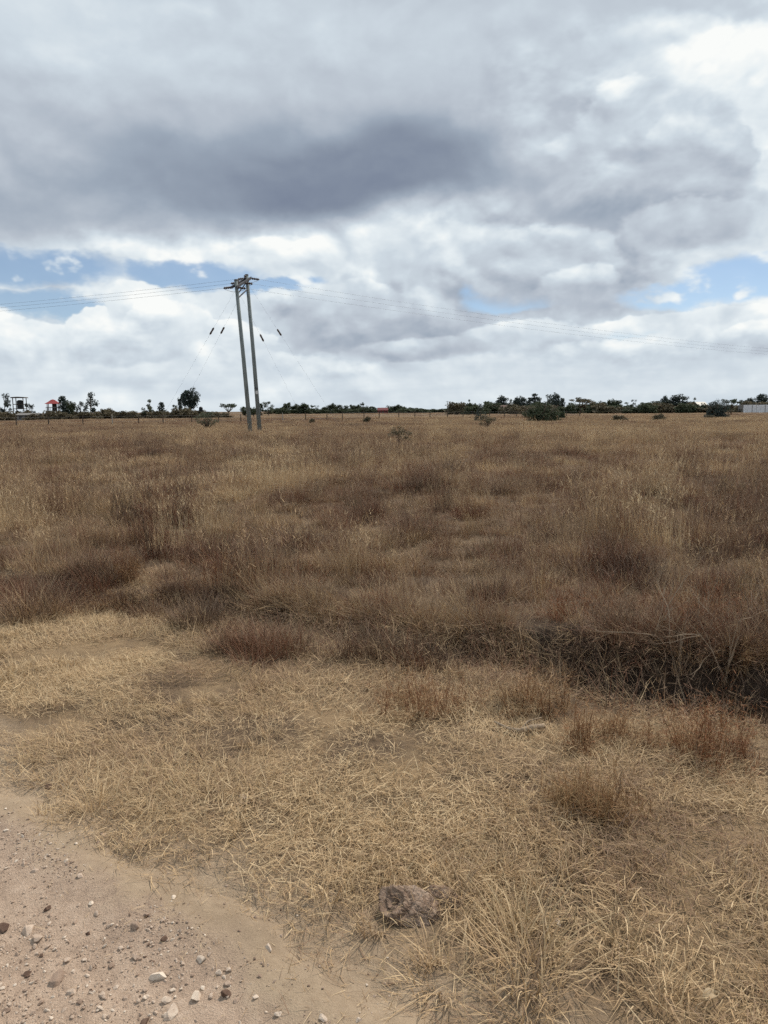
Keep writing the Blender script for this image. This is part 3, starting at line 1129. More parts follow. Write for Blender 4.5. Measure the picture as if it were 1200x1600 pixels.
def make_tree_data(kind, rg):
    """unit-height tree: returns (trunk MB, crown Leaves)"""
    T = MB(); Lf = Leaves(rg)
    def limb(p0, p1, r0, r1):
        m = (np.array(p0) + np.array(p1)) / 2 + rg.normal(0, 0.02, 3)
        T.tube([p0, m, p1], [r0, (r0 + r1) / 2, r1], 5)
    if kind == 'airy':
        T.tube([(0, 0, -0.02), (0.02, 0.01, 0.25), (-0.01, 0, 0.55), (0.01, 0, 0.9)], [0.030, 0.024, 0.016, 0.006], 6)
        for i in range(13):
            z = rg.uniform(0.24, 0.93); w = 0.44 * (1 - abs(z - 0.5) * 1.1)
            a = rg.uniform(0, 6.28); r = w * rg.uniform(0.35, 1.0)
            c = (r * math.cos(a), r * math.sin(a), z)
            limb((0, 0, max(0.18, z - rg.uniform(0.1, 0.25))), c, 0.012, 0.004)
            Lf.clump(c, rg.uniform(0.08, 0.14), 60, 0.036)
        Lf.clump((0, 0, 0.92), 0.10, 50, 0.03)
    elif kind in ('round', 'tallround'):
        tall = kind == 'tallround'
        T.tube([(0, 0, -0.02), (0.01, 0, 0.3), (0, 0, 0.7)], [0.034, 0.028, 0.015], 7)
        for i in range(40):
            d = rg.normal(0, 1, 3); d /= np.linalg.norm(d)
            r = rg.uniform(0.45, 1.0)
            c = (0.33 * d[0] * r, 0.33 * d[1] * r, (0.63 if tall else 0.54) + (0.29 if tall else 0.38) * d[2] * r)
            if i % 3 == 0:
                limb((0, 0, 0.3 + 0.02 * (i % 9)), c, 0.012, 0.004)
            Lf.clump(c, rg.uniform(0.09, 0.14), 60, 0.036)
    elif kind == 'conifer':
        T.tube([(0, 0, -0.02), (0.01, 0, 0.5), (0, 0, 0.98)], [0.026, 0.017, 0.004], 6)
        for i in range(20):
            z = 0.14 + 0.84 * (i / 20) + rg.normal(0, 0.015)
            w = 0.24 * (1 - z) ** 0.7 + 0.03
            for _ in range(2):
                a = rg.uniform(0, 6.28); r = w * rg.uniform(0.3, 1.0)
                c = (r * math.cos(a), r * math.sin(a), z)
                if i % 2 == 0:
                    limb((0, 0, z - 0.04), c, 0.007, 0.003)
                Lf.clump(c, 0.075, 26, 0.034)
    elif kind == 'acacia':
        T.tube([(0, 0, -0.02), (0.04, 0, 0.22), (0.02, 0.02, 0.42)], [0.045, 0.035, 0.03], 7)
        for i in range(17):
            a = rg.uniform(0, 6.28); r = 0.72 * math.sqrt(rg.random())
            z = 0.86 - 0.18 * r + rg.normal(0, 0.05)
            c = (r * math.cos(a), r * math.sin(a), z)
            limb((0.02, 0.02, 0.38), c, 0.018, 0.005)
            Lf.clump(c, 0.17, 60, 0.040, None, 0.40)
    elif kind == 'bush':
        for i in range(4):
            a = i * 1.6; T.tube([(0, 0, -0.03), (0.15 * math.cos(a), 0.15 * math.sin(a), 0.3), (0.3 * math.cos(a), 0.3 * math.sin(a), 0.6)], [0.03, 0.02, 0.008], 5)
        for i in range(30):
            d = rg.normal(0, 1, 3); d /= np.linalg.norm(d); d[2] = abs(d[2])
            r = rg.uniform(0.5, 1.0)
            Lf.clump((0.5 * d[0] * r, 0.5 * d[1] * r, 0.06 + 0.78 * d[2] * r), rg.uniform(0.13, 0.22), 60, 0.055)
    elif kind == 'bigbush':
        for i in range(7):
            a = i * 0.9; T.tube([(0, 0, -0.03), (0.2 * math.cos(a), 0.2 * math.sin(a), 0.3), (0.5 * math.cos(a), 0.5 * math.sin(a), 0.7)], [0.03, 0.02, 0.006], 5)
        for i in range(120):
            d = rg.normal(0, 1, 3); d /= np.linalg.norm(d); d[2] = abs(d[2])
            r = rg.uniform(0.55, 1.0)
            Lf.clump((0.5 * d[0] * r, 0.5 * d[1] * r, 0.03 + 0.86 * d[2] * r), rg.uniform(0.08, 0.13), 50, 0.026)
    elif kind == 'cone':
        T.tube([(0, 0, -0.03), (0, 0, 0.8)], [0.03, 0.006], 6)
        for i in range(60):
            z = rg.random() ** 1.3 * 0.93; w = 0.46 * (1 - z) ** 0.75
            a = rg.uniform(0, 6.28); r = w * rg.uniform(0.4, 1)
            Lf.clump((r * math.cos(a), r * math.sin(a), z + 0.03), 0.09, 30, 0.026)
    elif kind == 'scrub':           # thin see-through shrub
        for i in range(16):
            a = rg.uniform(0, 6.28); r = rg.uniform(0.15, 0.6); z = rg.uniform(0.35, 1.0)
            c = (r * math.cos(a), r * math.sin(a), z)
            T.tube([(0, 0, -0.03), (c[0] * 0.4, c[1] * 0.4, z * 0.5), c], [0.02, 0.013, 0.004], 5)
            Lf.clump(c, 0.15, 60, 0.036)
    V = np.array(Lf.v)
    kz = 1.0 / np.percentile(V[:, 2], 99.0)
    kr = 0.5 / np.percentile(np.abs(V[:, 0]), 97.0)
    Lf.v = list(V * np.array([kr, kr, kz]))
    T.v = [(a * kr, b * kr, c * kz) for a, b, c in T.v]
    return T, Lf


TREE_CACHE = {}
trg = np.random.default_rng(23)


def tree(name, kind, px, D, top, wpx, mat, label, group=None, rz=None, base_drop=0.0, cat=None):
    """stands at depth D under pixel column px; its top reaches row `top`"""
    p = at_dist(px, D)
    hor = 642 + (600 - px) * 0.0087
    h = CAM_H + (hor - top) / FPX * D - p.z
    w = wpx / FPX * D
    unit_w = 1.0
    key = (kind, mat.name, int(trg.integers(0, 3)))
    root = empty(name, p, trg.uniform(0, 6.28) if rz is None else rz)
    root.scale = (w / unit_w, w / unit_w, h)
    if key not in TREE_CACHE:
        T, Lf = make_tree_data(kind, np.random.default_rng(100 + len(TREE_CACHE)))
        tk = T.build('trunk', M_BARK, root, True)
        cw = Lf.build('crown', mat, root)
        TREE_CACHE[key] = (tk.data, cw.data)
    else:
        for nm, me in zip(('trunk', 'crown'), TREE_CACHE[key]):
            o = bpy.data.objects.new(nm, me)
            COL.objects.link(o)
            o.parent = root
    tag(root, label, cat or ('bush' if kind in ('bush', 'bigbush', 'cone', 'scrub') else 'tree'), group)
    return root


def singles():
    t = tree
    t('bare_tree', 'airy', 8, 190, 617, 24, M_LEAF_BLUE, 'thin open-crowned tree left of the flat-roofed timber tower, at the left edge')
    t('thin_tree', 'airy', 46, 195, 632, 18, M_LEAF_BLUE, 'thin grey-green tree just behind the flat-roofed timber tower')
    t('conifer_tree', 'conifer', 99, 180, 621, 17, M_LEAF_BLUE, 'narrow dark conifer right beside the red-roofed lookout')
    t('broadleaf_tree', 'round', 108, 182, 628, 19, M_LEAF, 'small dense dark tree right of the narrow conifer by the red-roofed lookout')
    t('thin_tree', 'airy', 127, 188, 629, 16, M_LEAF_BLUE, 'lower left of the two airy trees right of the red-roofed lookout')
    t('airy_tree', 'airy', 142, 188, 615, 28, M_LEAF_BLUE, 'tall airy tree with gaps in its crown, right of the red-roofed lookout')
    t('airy_tree', 'airy', 235, 190, 626, 22, M_LEAF, 'airy tree midway between the red-roofed lookout and the twin poles')
    t('small_conifer', 'conifer', 254, 195, 630, 14, M_LEAF_BLUE, 'small conifer left of the tall round dark tree')
    t('thin_tree', 'airy', 273, 195, 634, 11, M_LEAF, 'low thin tree just left of the tall round dark tree')
    t('small_conifer', 'conifer', 282, 190, 625, 12, M_LEAF_BLUE, 'slender tree touching the left side of the tall round dark tree')
    t('round_tree', 'tallround', 298, 185, 611, 27, M_LEAF_BLUE, 'tallest dense round dark tree left of the twin poles')
    t('flat_topped_acacia', 'acacia', 357, 185, 632, 32, M_LEAF, 'flat-topped acacia immediately left of the twin poles')
    t('round_tree', 'round', 384, 240, 637, 15, M_LEAF, 'round dark green tree showing behind the left pole')
    t('round_tree', 'round', 396, 235, 638, 12, M_LEAF, 'round dark green tree showing between the two poles')
    t('conifer_tree', 'conifer', 408, 260, 632, 13, M_LEAF, 'narrow tree just right of the twin poles')
    t('airy_tree', 'airy', 419, 260, 629, 17, M_LEAF, 'small airy tree with a raised tip right of the twin poles')
    t('round_tree', 'round', 715, 330, 631, 11, M_LEAF, 'small tree directly right of the thin mast on the horizon')
    t('airy_tree', 'airy', 733, 330, 626, 13, M_LEAF, 'airy tree rising above the hedge left of the cone-shaped bush')
    t('round_tree', 'round', 742, 320, 632, 12, M_LEAF, 'small round tree behind the cone-shaped bush')
    t('round_tree', 'round', 764, 280, 629, 18, M_LEAF, 'rounded tree left of the brown-roofed house')
    t('flat_topped_acacia', 'acacia', 906, 215, 623, 40, M_LEAF_DRY, 'wide flat-topped thorn tree right of the big grey-green bush')
    t('round_tree', 'round', 1040, 250, 621, 14, M_LEAF_BLUE, 'upright dark tree left of the broad dark crown on the right')
    t('broad_tree', 'round', 1062, 250, 619, 32, M_LEAF_BLUE, 'broad dark rounded crown left of the pale tin-roofed house')
    t('airy_tree', 'airy', 1084, 250, 623, 14, M_LEAF, 'airy tree at the left end of the pale tin roof')
    t('flat_topped_acacia', 'acacia', 1143, 150, 625, 30, M_LEAF, 'flat-topped acacia between the dark bush and the long white shed')
    t('round_tree', 'round', 1161, 245, 628, 12, M_LEAF_BLUE, 'small dark tree at the left end of the long white shed')
    t('round_tree', 'round', 1173, 250, 624, 17, M_LEAF_BLUE, 'dark rounded tree behind the left half of the long white shed')
    t('round_tree', 'round', 1189, 250, 618, 19, M_LEAF_BLUE, 'taller dark rounded tree behind the right part of the long white shed')
    t('big_bush', 'bigbush', 845, 92, 631, 50, M_LEAF, 'big dome-shaped grey-green bush standing alone in the field')
    t('cone_bush', 'cone', 751, 100, 633, 20, M_LEAF_BLUE, 'dark cone-shaped bush left of the big dome-shaped bush')
    t('low_bush', 'bush', 877, 120, 645, 12, M_LEAF, 'small dark bush hugging the right side of the big dome-shaped bush')
    t('dark_bush', 'bigbush', 1122, 100, 629, 34, M_LEAF_BLUE, 'dark rounded bush in front of the acacia at far right')
    t('low_bush', 'bush', 1111, 98, 650, 14, M_LEAF_DRY, 'low bush at the left foot of the dark rounded bush at far right')
    t('thin_shrub', 'scrub', 323, 62, 645, 42, M_LEAF_SAGE, 'see-through sage-green shrub in the field left of the twin poles')
    t('dry_weed', 'scrub', 625, 33, 668, 34, M_LEAF_DRY, 'dark twiggy weed standing alone in the middle of the field')
    t('dry_weed', 'scrub', 760, 58, 650, 28, M_LEAF_DRY, 'brownish twiggy shrub below the cone-shaped bush')
    t('low_bush', 'bush', 1030, 90, 648, 20, M_LEAF_DRY, 'low brown bush in the field below the broad dark crown')
    t('low_bush', 'bush', 968, 88, 650, 18, M_LEAF_DRY, 'low brown bush in the field below the right-hand treeline')
    t('low_bush', 'bush', 573, 96, 652, 12, M_LEAF_DRY, 'low dark brown bush left below the dark red shed')
    t('low_bush', 'bush', 487, 95, 655, 9, M_LEAF_DRY, 'low dark brown bush beside the fence right of the twin poles')


singles()

# rows of trees, counted from the left
ORD = ['leftmost', 'second', 'third', 'fourth', 'fifth', 'sixth', 'seventh', 'eighth', 'ninth', 'tenth', 'eleventh', 'twelfth', 'thirteenth',
       'fourteenth', 'fifteenth', 'sixteenth', 'seventeenth']
LOOK = {'round': 'round', 'conifer': 'narrow', 'airy': 'airy', 'bush': 'low rounded'}


def tree_row(spots, D, jit, kinds, mat, where, group):
    for i, (px, top, w) in enumerate(spots):
        k = kinds[int(trg.integers(0, len(kinds)))]
        tree('treeline_tree', k, px, D + trg.uniform(-jit, jit), top, w * 1.2, mat,
             '%s tree, %s%s in the row %s' % (LOOK[k], ORD[i], '' if i == 0 else ' from left', where), group, cat='tree')


tree_row(((434, 640, 10), (441, 638, 12), (448, 631, 11), (456, 637, 10), (463, 633, 14), (474, 632, 15), (487, 634, 10), (497, 635, 17),
          (509, 637, 11), (520, 632, 13), (530, 634, 13), (541, 635, 9), (551, 634, 9), (560, 634, 11), (567, 630, 9), (575, 636, 13), (584, 637, 9)),
         400, 25, ['round', 'round', 'conifer', 'airy'], M_LEAF, 'between poles and red shed', 'far row between poles and red shed')
tree_row(((612, 636, 15), (622, 634, 16), (632, 637, 15), (642, 638, 13), (652, 640, 12), (661, 640, 13), (672, 641, 14), (684, 641, 13), (697, 640, 15)),
         400, 25, ['round', 'round', 'bush'], M_LEAF, 'between red shed and mast', 'far row right of the red shed')
tree_row(((786, 621, 18), (799, 625, 11), (807, 623, 10), (816, 622, 15), (827, 623, 15), (835, 617, 13), (842, 622, 12), (855, 618, 20),
          (869, 617, 13), (877, 624, 11)),
         285, 20, ['conifer', 'round', 'round', 'airy'], M_LEAF_BLUE, 'behind the big dome-shaped bush', 'clump behind the dome-shaped bush')
tree_row(((916, 632, 12), (926, 631, 14), (936, 629, 16), (948, 630, 14), (956, 626, 12), (966, 627, 12), (980, 630, 17), (993, 626, 15),
          (1005, 630, 15), (1018, 629, 16), (1029, 628, 15)),
         255, 20, ['conifer', 'round', 'round', 'airy'], M_LEAF, 'right of the wide thorn tree', 'row right of the thorn tree')
# undergrowth: bushes along the edge of the field
for px in np.arange(-30, 352, 12.0):
    px = float(px + trg.uniform(-4, 4))
    tree('hedge_bush', 'bush', px, 180 + trg.uniform(-18, 12), 645.5 + trg.uniform(-5.0, 3.0) - px * 0.006, 24 * trg.uniform(0.8, 1.3),
         M_LEAF_DRY, 'brownish bush in the low hedge left of the twin poles', 'low hedge left of the poles')
for px in np.arange(430, 715, 11.0):
    px = float(px + trg.uniform(-4, 4))
    tree('hedge_bush', 'bush', px, 390 + trg.uniform(-20, 10), 640.5 + trg.uniform(-2, 1.0), 22 * trg.uniform(0.8, 1.3),
         M_LEAF, 'low dark bush at the foot of the far central treeline', 'undergrowth of the central treeline')
for px in np.arange(716, 1240, 13.0):
    px = float(px + trg.uniform(-4, 4))
    tree('hedge_bush', 'bush', px, 235 + trg.uniform(-18, 18), 635.0 - (px - 716) * 0.004 + trg.uniform(-5, 4), 26 * trg.uniform(0.8, 1.3),
         M_LEAF_DRY if trg.random() < 0.4 else M_LEAF, 'low dark bush at the foot of the right-hand treeline', 'undergrowth of the right-hand treeline')

# ------------------------------------------------------------------ buildings and towers far off
M_TIMBER = simple_mat('weathered_timber', (0.050, 0.040, 0.033), (0.10, 0.080, 0.062), 5.0, 0.9, 0.1)
M_RED = simple_mat('red_roof_paint', (0.22, 0.030, 0.030), (0.33, 0.055, 0.050), 3.0, 0.6, 0.3)
M_DARKRED = simple_mat('dark_red_sheet', (0.12, 0.014, 0.016), (0.18, 0.028, 0.028), 3.0, 0.6, 0.3)
M_GREYWALL = simple_mat('grey_plaster', (0.17, 0.165, 0.155), (0.26, 0.25, 0.235), 2.0, 0.9, 0.1)
M_WHITEWALL = simple_mat('white_sheeting', (0.62, 0.64, 0.66), (0.78, 0.80, 0.82), 1.2, 0.6, 0.3)
M_TIN = simple_mat('pale_tin_roof', (0.33, 0.32, 0.27), (0.45, 0.43, 0.36), 2.0, 0.5, 0.4)
M_BROWNROOF = simple_mat('brown_roof', (0.12, 0.080, 0.065), (0.19, 0.125, 0.10), 2.0, 0.8, 0.2)
M_DARK = simple_mat('dark_plastic', (0.016, 0.018, 0.019), (0.03, 0.033, 0.035), 4.0, 0.6, 0.3)


def size_at(px, D, top):
    p = at_dist(px, D)
    hor = 642 + (600 - px) * 0.0087
    return p, CAM_H + (hor - top) / FPX * D - p.z, D / FPX


def lookout():
    p, h, k = size_at(84, 186, 625.5)
    r = empty('lookout_tower', p, 0.3)
    w = 8 * k
    for sx in (-1, 1):
        for sy in (-1, 1):
            MB().tube([(sx * w, sy * w, -0.1), (sx * w * 0.95, sy * w * 0.95, h * 0.80)], 0.10, 6).build('post', M_TIMBER, r)
    MB().box(-w * 1.25, w * 1.25, -w * 1.25, w * 1.25, h * 0.40, h * 0.44).build('platform', M_TIMBER, r)
    rail = MB()
    for sy in (-1, 1):
        rail.box(-w * 1.2, w * 1.2, sy * w * 1.2 - 0.04, sy * w * 1.2 + 0.04, h * 0.60, h * 0.63)
        rail.box(sy * w * 1.2 - 0.04, sy * w * 1.2 + 0.04, -w * 1.15, w * 1.15, h * 0.601, h * 0.631)
        for i in range(7):
            xx = -w * 1.15 + i * w * 2.3 / 6
            rail.box(xx - 0.03, xx + 0.03, sy * w * 1.2 - 0.02, sy * w * 1.2 + 0.02, h * 0.442, h * 0.598)
    rail.build('railing', M_GREYWALL, r)
    MB().box(-w * 0.15, w * 0.62, -w * 0.4, w * 0.4, h * 0.442, h * 0.80).build('core', M_TIMBER, r)
    # hipped roof with flared eaves
    rings = [(12.2, 0.785), (10.5, 0.815), (6.0, 0.90), (3.2, 0.97), (0.4, 1.0)]
    m = MB()
    for rr, z in rings:
        for i in range(4):
            a = math.pi / 4 + i * math.pi / 2
            m.v.append((rr * k * 1.3 * math.cos(a), rr * k * 1.3 * math.sin(a), z * h))
    for q in range(len(rings) - 1):
        for i in range(4):
            a = q * 4 + i; b = q * 4 + (i + 1) % 4
            m.f.append((a, b, b + 4, a + 4))
    m.f.append((3, 2, 1, 0)); m.f.append((16, 17, 18, 19))
    m.build('roof', M_RED, r)
    tag(r, 'raised lookout with red hipped roof and railing on the left horizon', 'lookout tower')


def timber_tower():
    p, h, k = size_at(32, 186, 621.5)
    r = empty('timber_tower', p, 0.15)
    w = 7.5 * k
    for sx in (-1, 1):
        for sy in (-1, 1):
            MB().tube([(sx * w, sy * w, -0.1), (sx * w, sy * w, h * 0.95)], 0.11, 6).build('post', M_TIMBER, r)
    MB().prism([(-w * 1.45, h * 0.945), (w * 1.45, h * 0.945), (w * 1.2, h * 0.985), (0, h), (-w * 1.2, h * 0.985)], -w * 1.3, w * 1.3).build('roof', M_TIMBER, r)
    MB().box(-w * 1.1, w * 1.1, -w * 1.1, w * 1.1, h * 0.47, h * 0.50).build('platform', M_TIMBER, r)
    m = MB()
    for sy in (-1, 1):
        m.tube([(-w, sy * w, 0.1), (w, sy * w, h * 0.45)], 0.05, 5).tube([(w, sy * w, 0.1), (-w, sy * w, h * 0.45)], 0.05, 5)
        m.box(-w, w, sy * w - 0.03, sy * w + 0.03, h * 0.66, h * 0.69)
    m.build('brace', M_TIMBER, r)
    tk = MB().tube([(0.1, 0, h * 0.502), (0.1, 0, h * 0.82), (0.1, 0, h * 0.86)], [w * 0.62, w * 0.62, w * 0.3], 14).build('tank', M_DARK, r)
    tag(r, 'tall open timber tower with flat roof near the left edge', 'tower')


def gable_house(name, px, D, top, wpx, depth, wall_frac, roof_m, wall_m, label, cat, rz=0.0, windows=2):
    p, h, k = size_at(px, D, top)
    r = empty(name, p, rz)
    w = wpx * k / 2
    e = h * wall_frac
    MB().box(-w, w, -depth / 2, depth / 2, -0.2, e).build('wall', wall_m, r)
    ov = 0.25
    m = MB()
    for sg in (-1, 1):
        n = len(m.v)
        m.v += [(-w - ov, sg * (depth / 2 + ov), e - 0.05), (w + ov, sg * (depth / 2 + ov), e - 0.05), (w + ov, 0, h), (-w - ov, 0, h),
                (-w - ov, sg * (depth / 2 + ov), e + 0.03), (w + ov, sg * (depth / 2 + ov), e + 0.03), (w + ov, 0, h + 0.08), (-w - ov, 0, h + 0.08)]
        m.f += [tuple(n + i for i in q) for q in ((0, 1, 2, 3), (4, 5, 6, 7), (0, 1, 5, 4), (1, 2, 6, 5), (3, 0, 4, 7))]
    m.build('roof', roof_m, r)
    g = MB()
    for sx in (-1, 1):
        n = len(g.v)
        g.v += [(sx * w * 0.995, -depth / 2, e), (sx * w * 0.995, depth / 2, e), (sx * w * 0.995, 0, h - 0.03)]
        g.f.append((n, n + 1, n + 2))
    g.build('gable', wall_m, r)
    MB().box(-0.45, 0.45, -depth / 2 - 0.03, -depth / 2 + 0.02, -0.1, min(2.0, e * 0.85)).build('door', M_TIMBER, r)
    for i in range(windows):
        xx = (-1 if i % 2 == 0 else 1) * w * 0.62
        MB().box(xx - 0.4, xx + 0.4, -depth / 2 - 0.03, -depth / 2 + 0.02, e * 0.42, e * 0.78).build('window', M_DARK, r)
    tag(r, label, cat)
    return r


def white_shed():
    p, h, k = size_at(1181, 215, 634.0)
    r = empty('white_shed', p, 0.0)
    x0 = -19 * k; n = 9; pw = 1.25
    for i in range(n):           # separate sheets with dark joints
        MB().box(x0 + i * pw, x0 + (i + 1) * pw - 0.05, -0.03 - 0.012 * (i % 2), 0.05, -0.2, h * (0.985 + 0.01 * (i % 3))).build('sheet', M_WHITEWALL, r)
    MB().box(x0 + 0.02, x0 + n * pw - 0.05, 0.06, 3.5, -0.2, h * 0.95).build('body', M_GREYWALL, r)
    MB().prism([(x0 - 0.1, h * 0.995), (x0 + n * pw + 0.1, h * 0.995), (x0 + n * pw + 0.1, h * 1.03), (x0 - 0.1, h * 1.03)], 0.0, 3.7).build('roof', M_WHITEWALL, r)
    for i in (2, 5, 7):
        MB().tube([(x0 + i * pw - 0.025, -0.08, -0.2), (x0 + i * pw - 0.025, -0.08, h * 0.98)], 0.05, 6).build('post', M_TIMBER, r)
    tag(r, 'long low white sheet-clad shed at the right edge', 'shed')


lookout()
timber_tower()
gable_house('low_building', 46, 172, 647.0, 30, 3.0, 0.80, M_GREYWALL, M_GREYWALL, 'low grey building below the flat-roofed timber tower', 'building', 0.05)
gable_house('red_shed', 598, 372, 638.3, 15, 3.0, 0.55, M_DARKRED, M_DARKRED, 'dark red shed in the middle of the far treeline', 'shed', 0.06)
gable_house('brown_house', 782, 268, 634.5, 24, 4.0, 0.55, M_BROWNROOF, M_BROWNROOF, 'brown-roofed house below the upright trees left of the dome-shaped bush', 'house', 0.1)
gable_house('tin_roof_house', 1093, 228, 629.5, 15, 4.0, 0.60, M_TIN, M_GREYWALL, 'house with pale tin roof among the trees on the right', 'house', 0.25)
white_shed()


def tank_stand():
    p, h, k = size_at(314, 188, 636.5)
    r = empty('water_tank', p)
    w = 2.6 * k
    for sx in (-1, 1):
        for sy in (-1, 1):
            MB().tube([(sx * w, sy * w, -0.1), (sx * w, sy * w, h * 0.55)], 0.07, 5).build('leg', M_TIMBER, r)
    MB().box(-w * 1.3, w * 1.3, -w * 1.3, w * 1.3, h * 0.552, h * 0.59).build('platform', M_TIMBER, r)
    MB().tube([(0, 0, h * 0.592), (0, 0, h * 0.9), (0, 0, h * 0.96), (0, 0, h)], [w * 1.15, w * 1.15, w * 0.8, w * 0.25], 14).build('tank', M_DARK, r)
    tag(r, 'small black water tank on a stand right of the tall round tree', 'water tank')


def mast():
    p, h, k = size_at(699, 380, 628.0)
    r = empty('thin_mast', p)
    MB().tube([(0, 0, -0.1), (0, 0, h)], [0.12, 0.08], 6).build('pole', M_TIMBER, r)
    MB().box(-0.7, 0.7, -0.05, 0.05, h * 0.93, h * 0.96).build('crossarm', M_TIMBER, r)
    tag(r, 'thin distant mast standing above the far treeline right of centre', 'mast')


tank_stand()
mast()

# ------------------------------------------------------------------ wire fence across the far field
M_POST = simple_mat('fence_post_wood', (0.055, 0.045, 0.036), (0.12, 0.098, 0.078), 6.0, 0.9, 0.1)
M_PALEPOST = simple_mat('pale_post', (0.26, 0.24, 0.20), (0.36, 0.34, 0.30), 6.0, 0.9, 0.1)
M_WIRE = simple_mat('galvanised_wire', (0.10, 0.105, 0.11), (0.16, 0.165, 0.17), 4.0, 0.5, 0.4)


def fence():
    A = Vector((-58.0, 78.0, 0)); B = Vector((40.0, 152.0, 0))
    n = 34
    r = empty('wire_fence', (A.x, A.y, H(A.x, A.y)))
    tops = []
    for i in range(n + 1):
        f = i / n + trg.uniform(-0.004, 0.004)
        x, y = A.x + (B.x - A.x) * f, A.y + (B.y - A.y) * f
        z = H(x, y)
        hh = trg.uniform(1.15, 1.4)
        lean = Vector((trg.normal(0, 0.05), trg.normal(0, 0.05), 0))
        o = Vector((x, y, z)) - r.location
        MB().tube([o + Vector((0, 0, -0.3)), o + lean * 0.5 + Vector((0, 0, hh * 0.5)), o + lean + Vector((0, 0, hh))], [0.075, 0.07, 0.06], 6).build(
            'post', M_PALEPOST if i in (8, 15) else M_POST, r)
        tops.append((o, hh))
    for lv in (0.35, 0.7, 1.05):
        m = MB()
        m.tube([o + Vector((0, 0, lv)) for o, hh in tops], 0.008, 4)
        m.build('wire', M_WIRE, r)
    tag(r, 'wire fence with thin wooden posts crossing the far field', 'fence')


fence()

# ------------------------------------------------------------------ the twin power pole
M_POLE = simple_mat('grey_green_pole', (0.12, 0.15, 0.155), (0.29, 0.325, 0.32), 3.0, 0.85, 0.15, coord='Object', stretch=(6, 6, 0.5))
M_STEEL = simple_mat('dark_steel', (0.045, 0.045, 0.050), (0.080, 0.080, 0.085), 5.0, 0.55, 0.4)
M_PORC = simple_mat('brown_porcelain', (0.045, 0.030, 0.026), (0.080, 0.055, 0.045), 6.0, 0.35, 0.5)
M_PLATE = simple_mat('white_plate', (0.60, 0.60, 0.58), (0.72, 0.72, 0.70), 8.0, 0.6, 0.3)
M_CABLE = simple_mat('aluminium_cable', (0.12, 0.125, 0.135), (0.18, 0.185, 0.195), 3.0, 0.5, 0.3)


def world_at(px, py, D):
    d = ray(px, py)
    return Vector((d.x / d.y * D, D, CAM_H + d.z / d.y * D))


def discs(p, d, n=4, pitch=0.14, r=0.135):
    """string of porcelain sheds along d"""
    m = MB()
    d = d.normalized()
    for i in range(n):
        c = p + d * pitch * (i + 0.6)
        m.tube([c - d * 0.05, c - d * 0.02, c + d * 0.02, c + d * 0.05], [0.05, r, r * 0.9, 0.045], 10)
    m.tube([p, p + d * pitch * (n + 0.5)], 0.022, 5)
    return m, p + d * pitch * (n + 0.5)


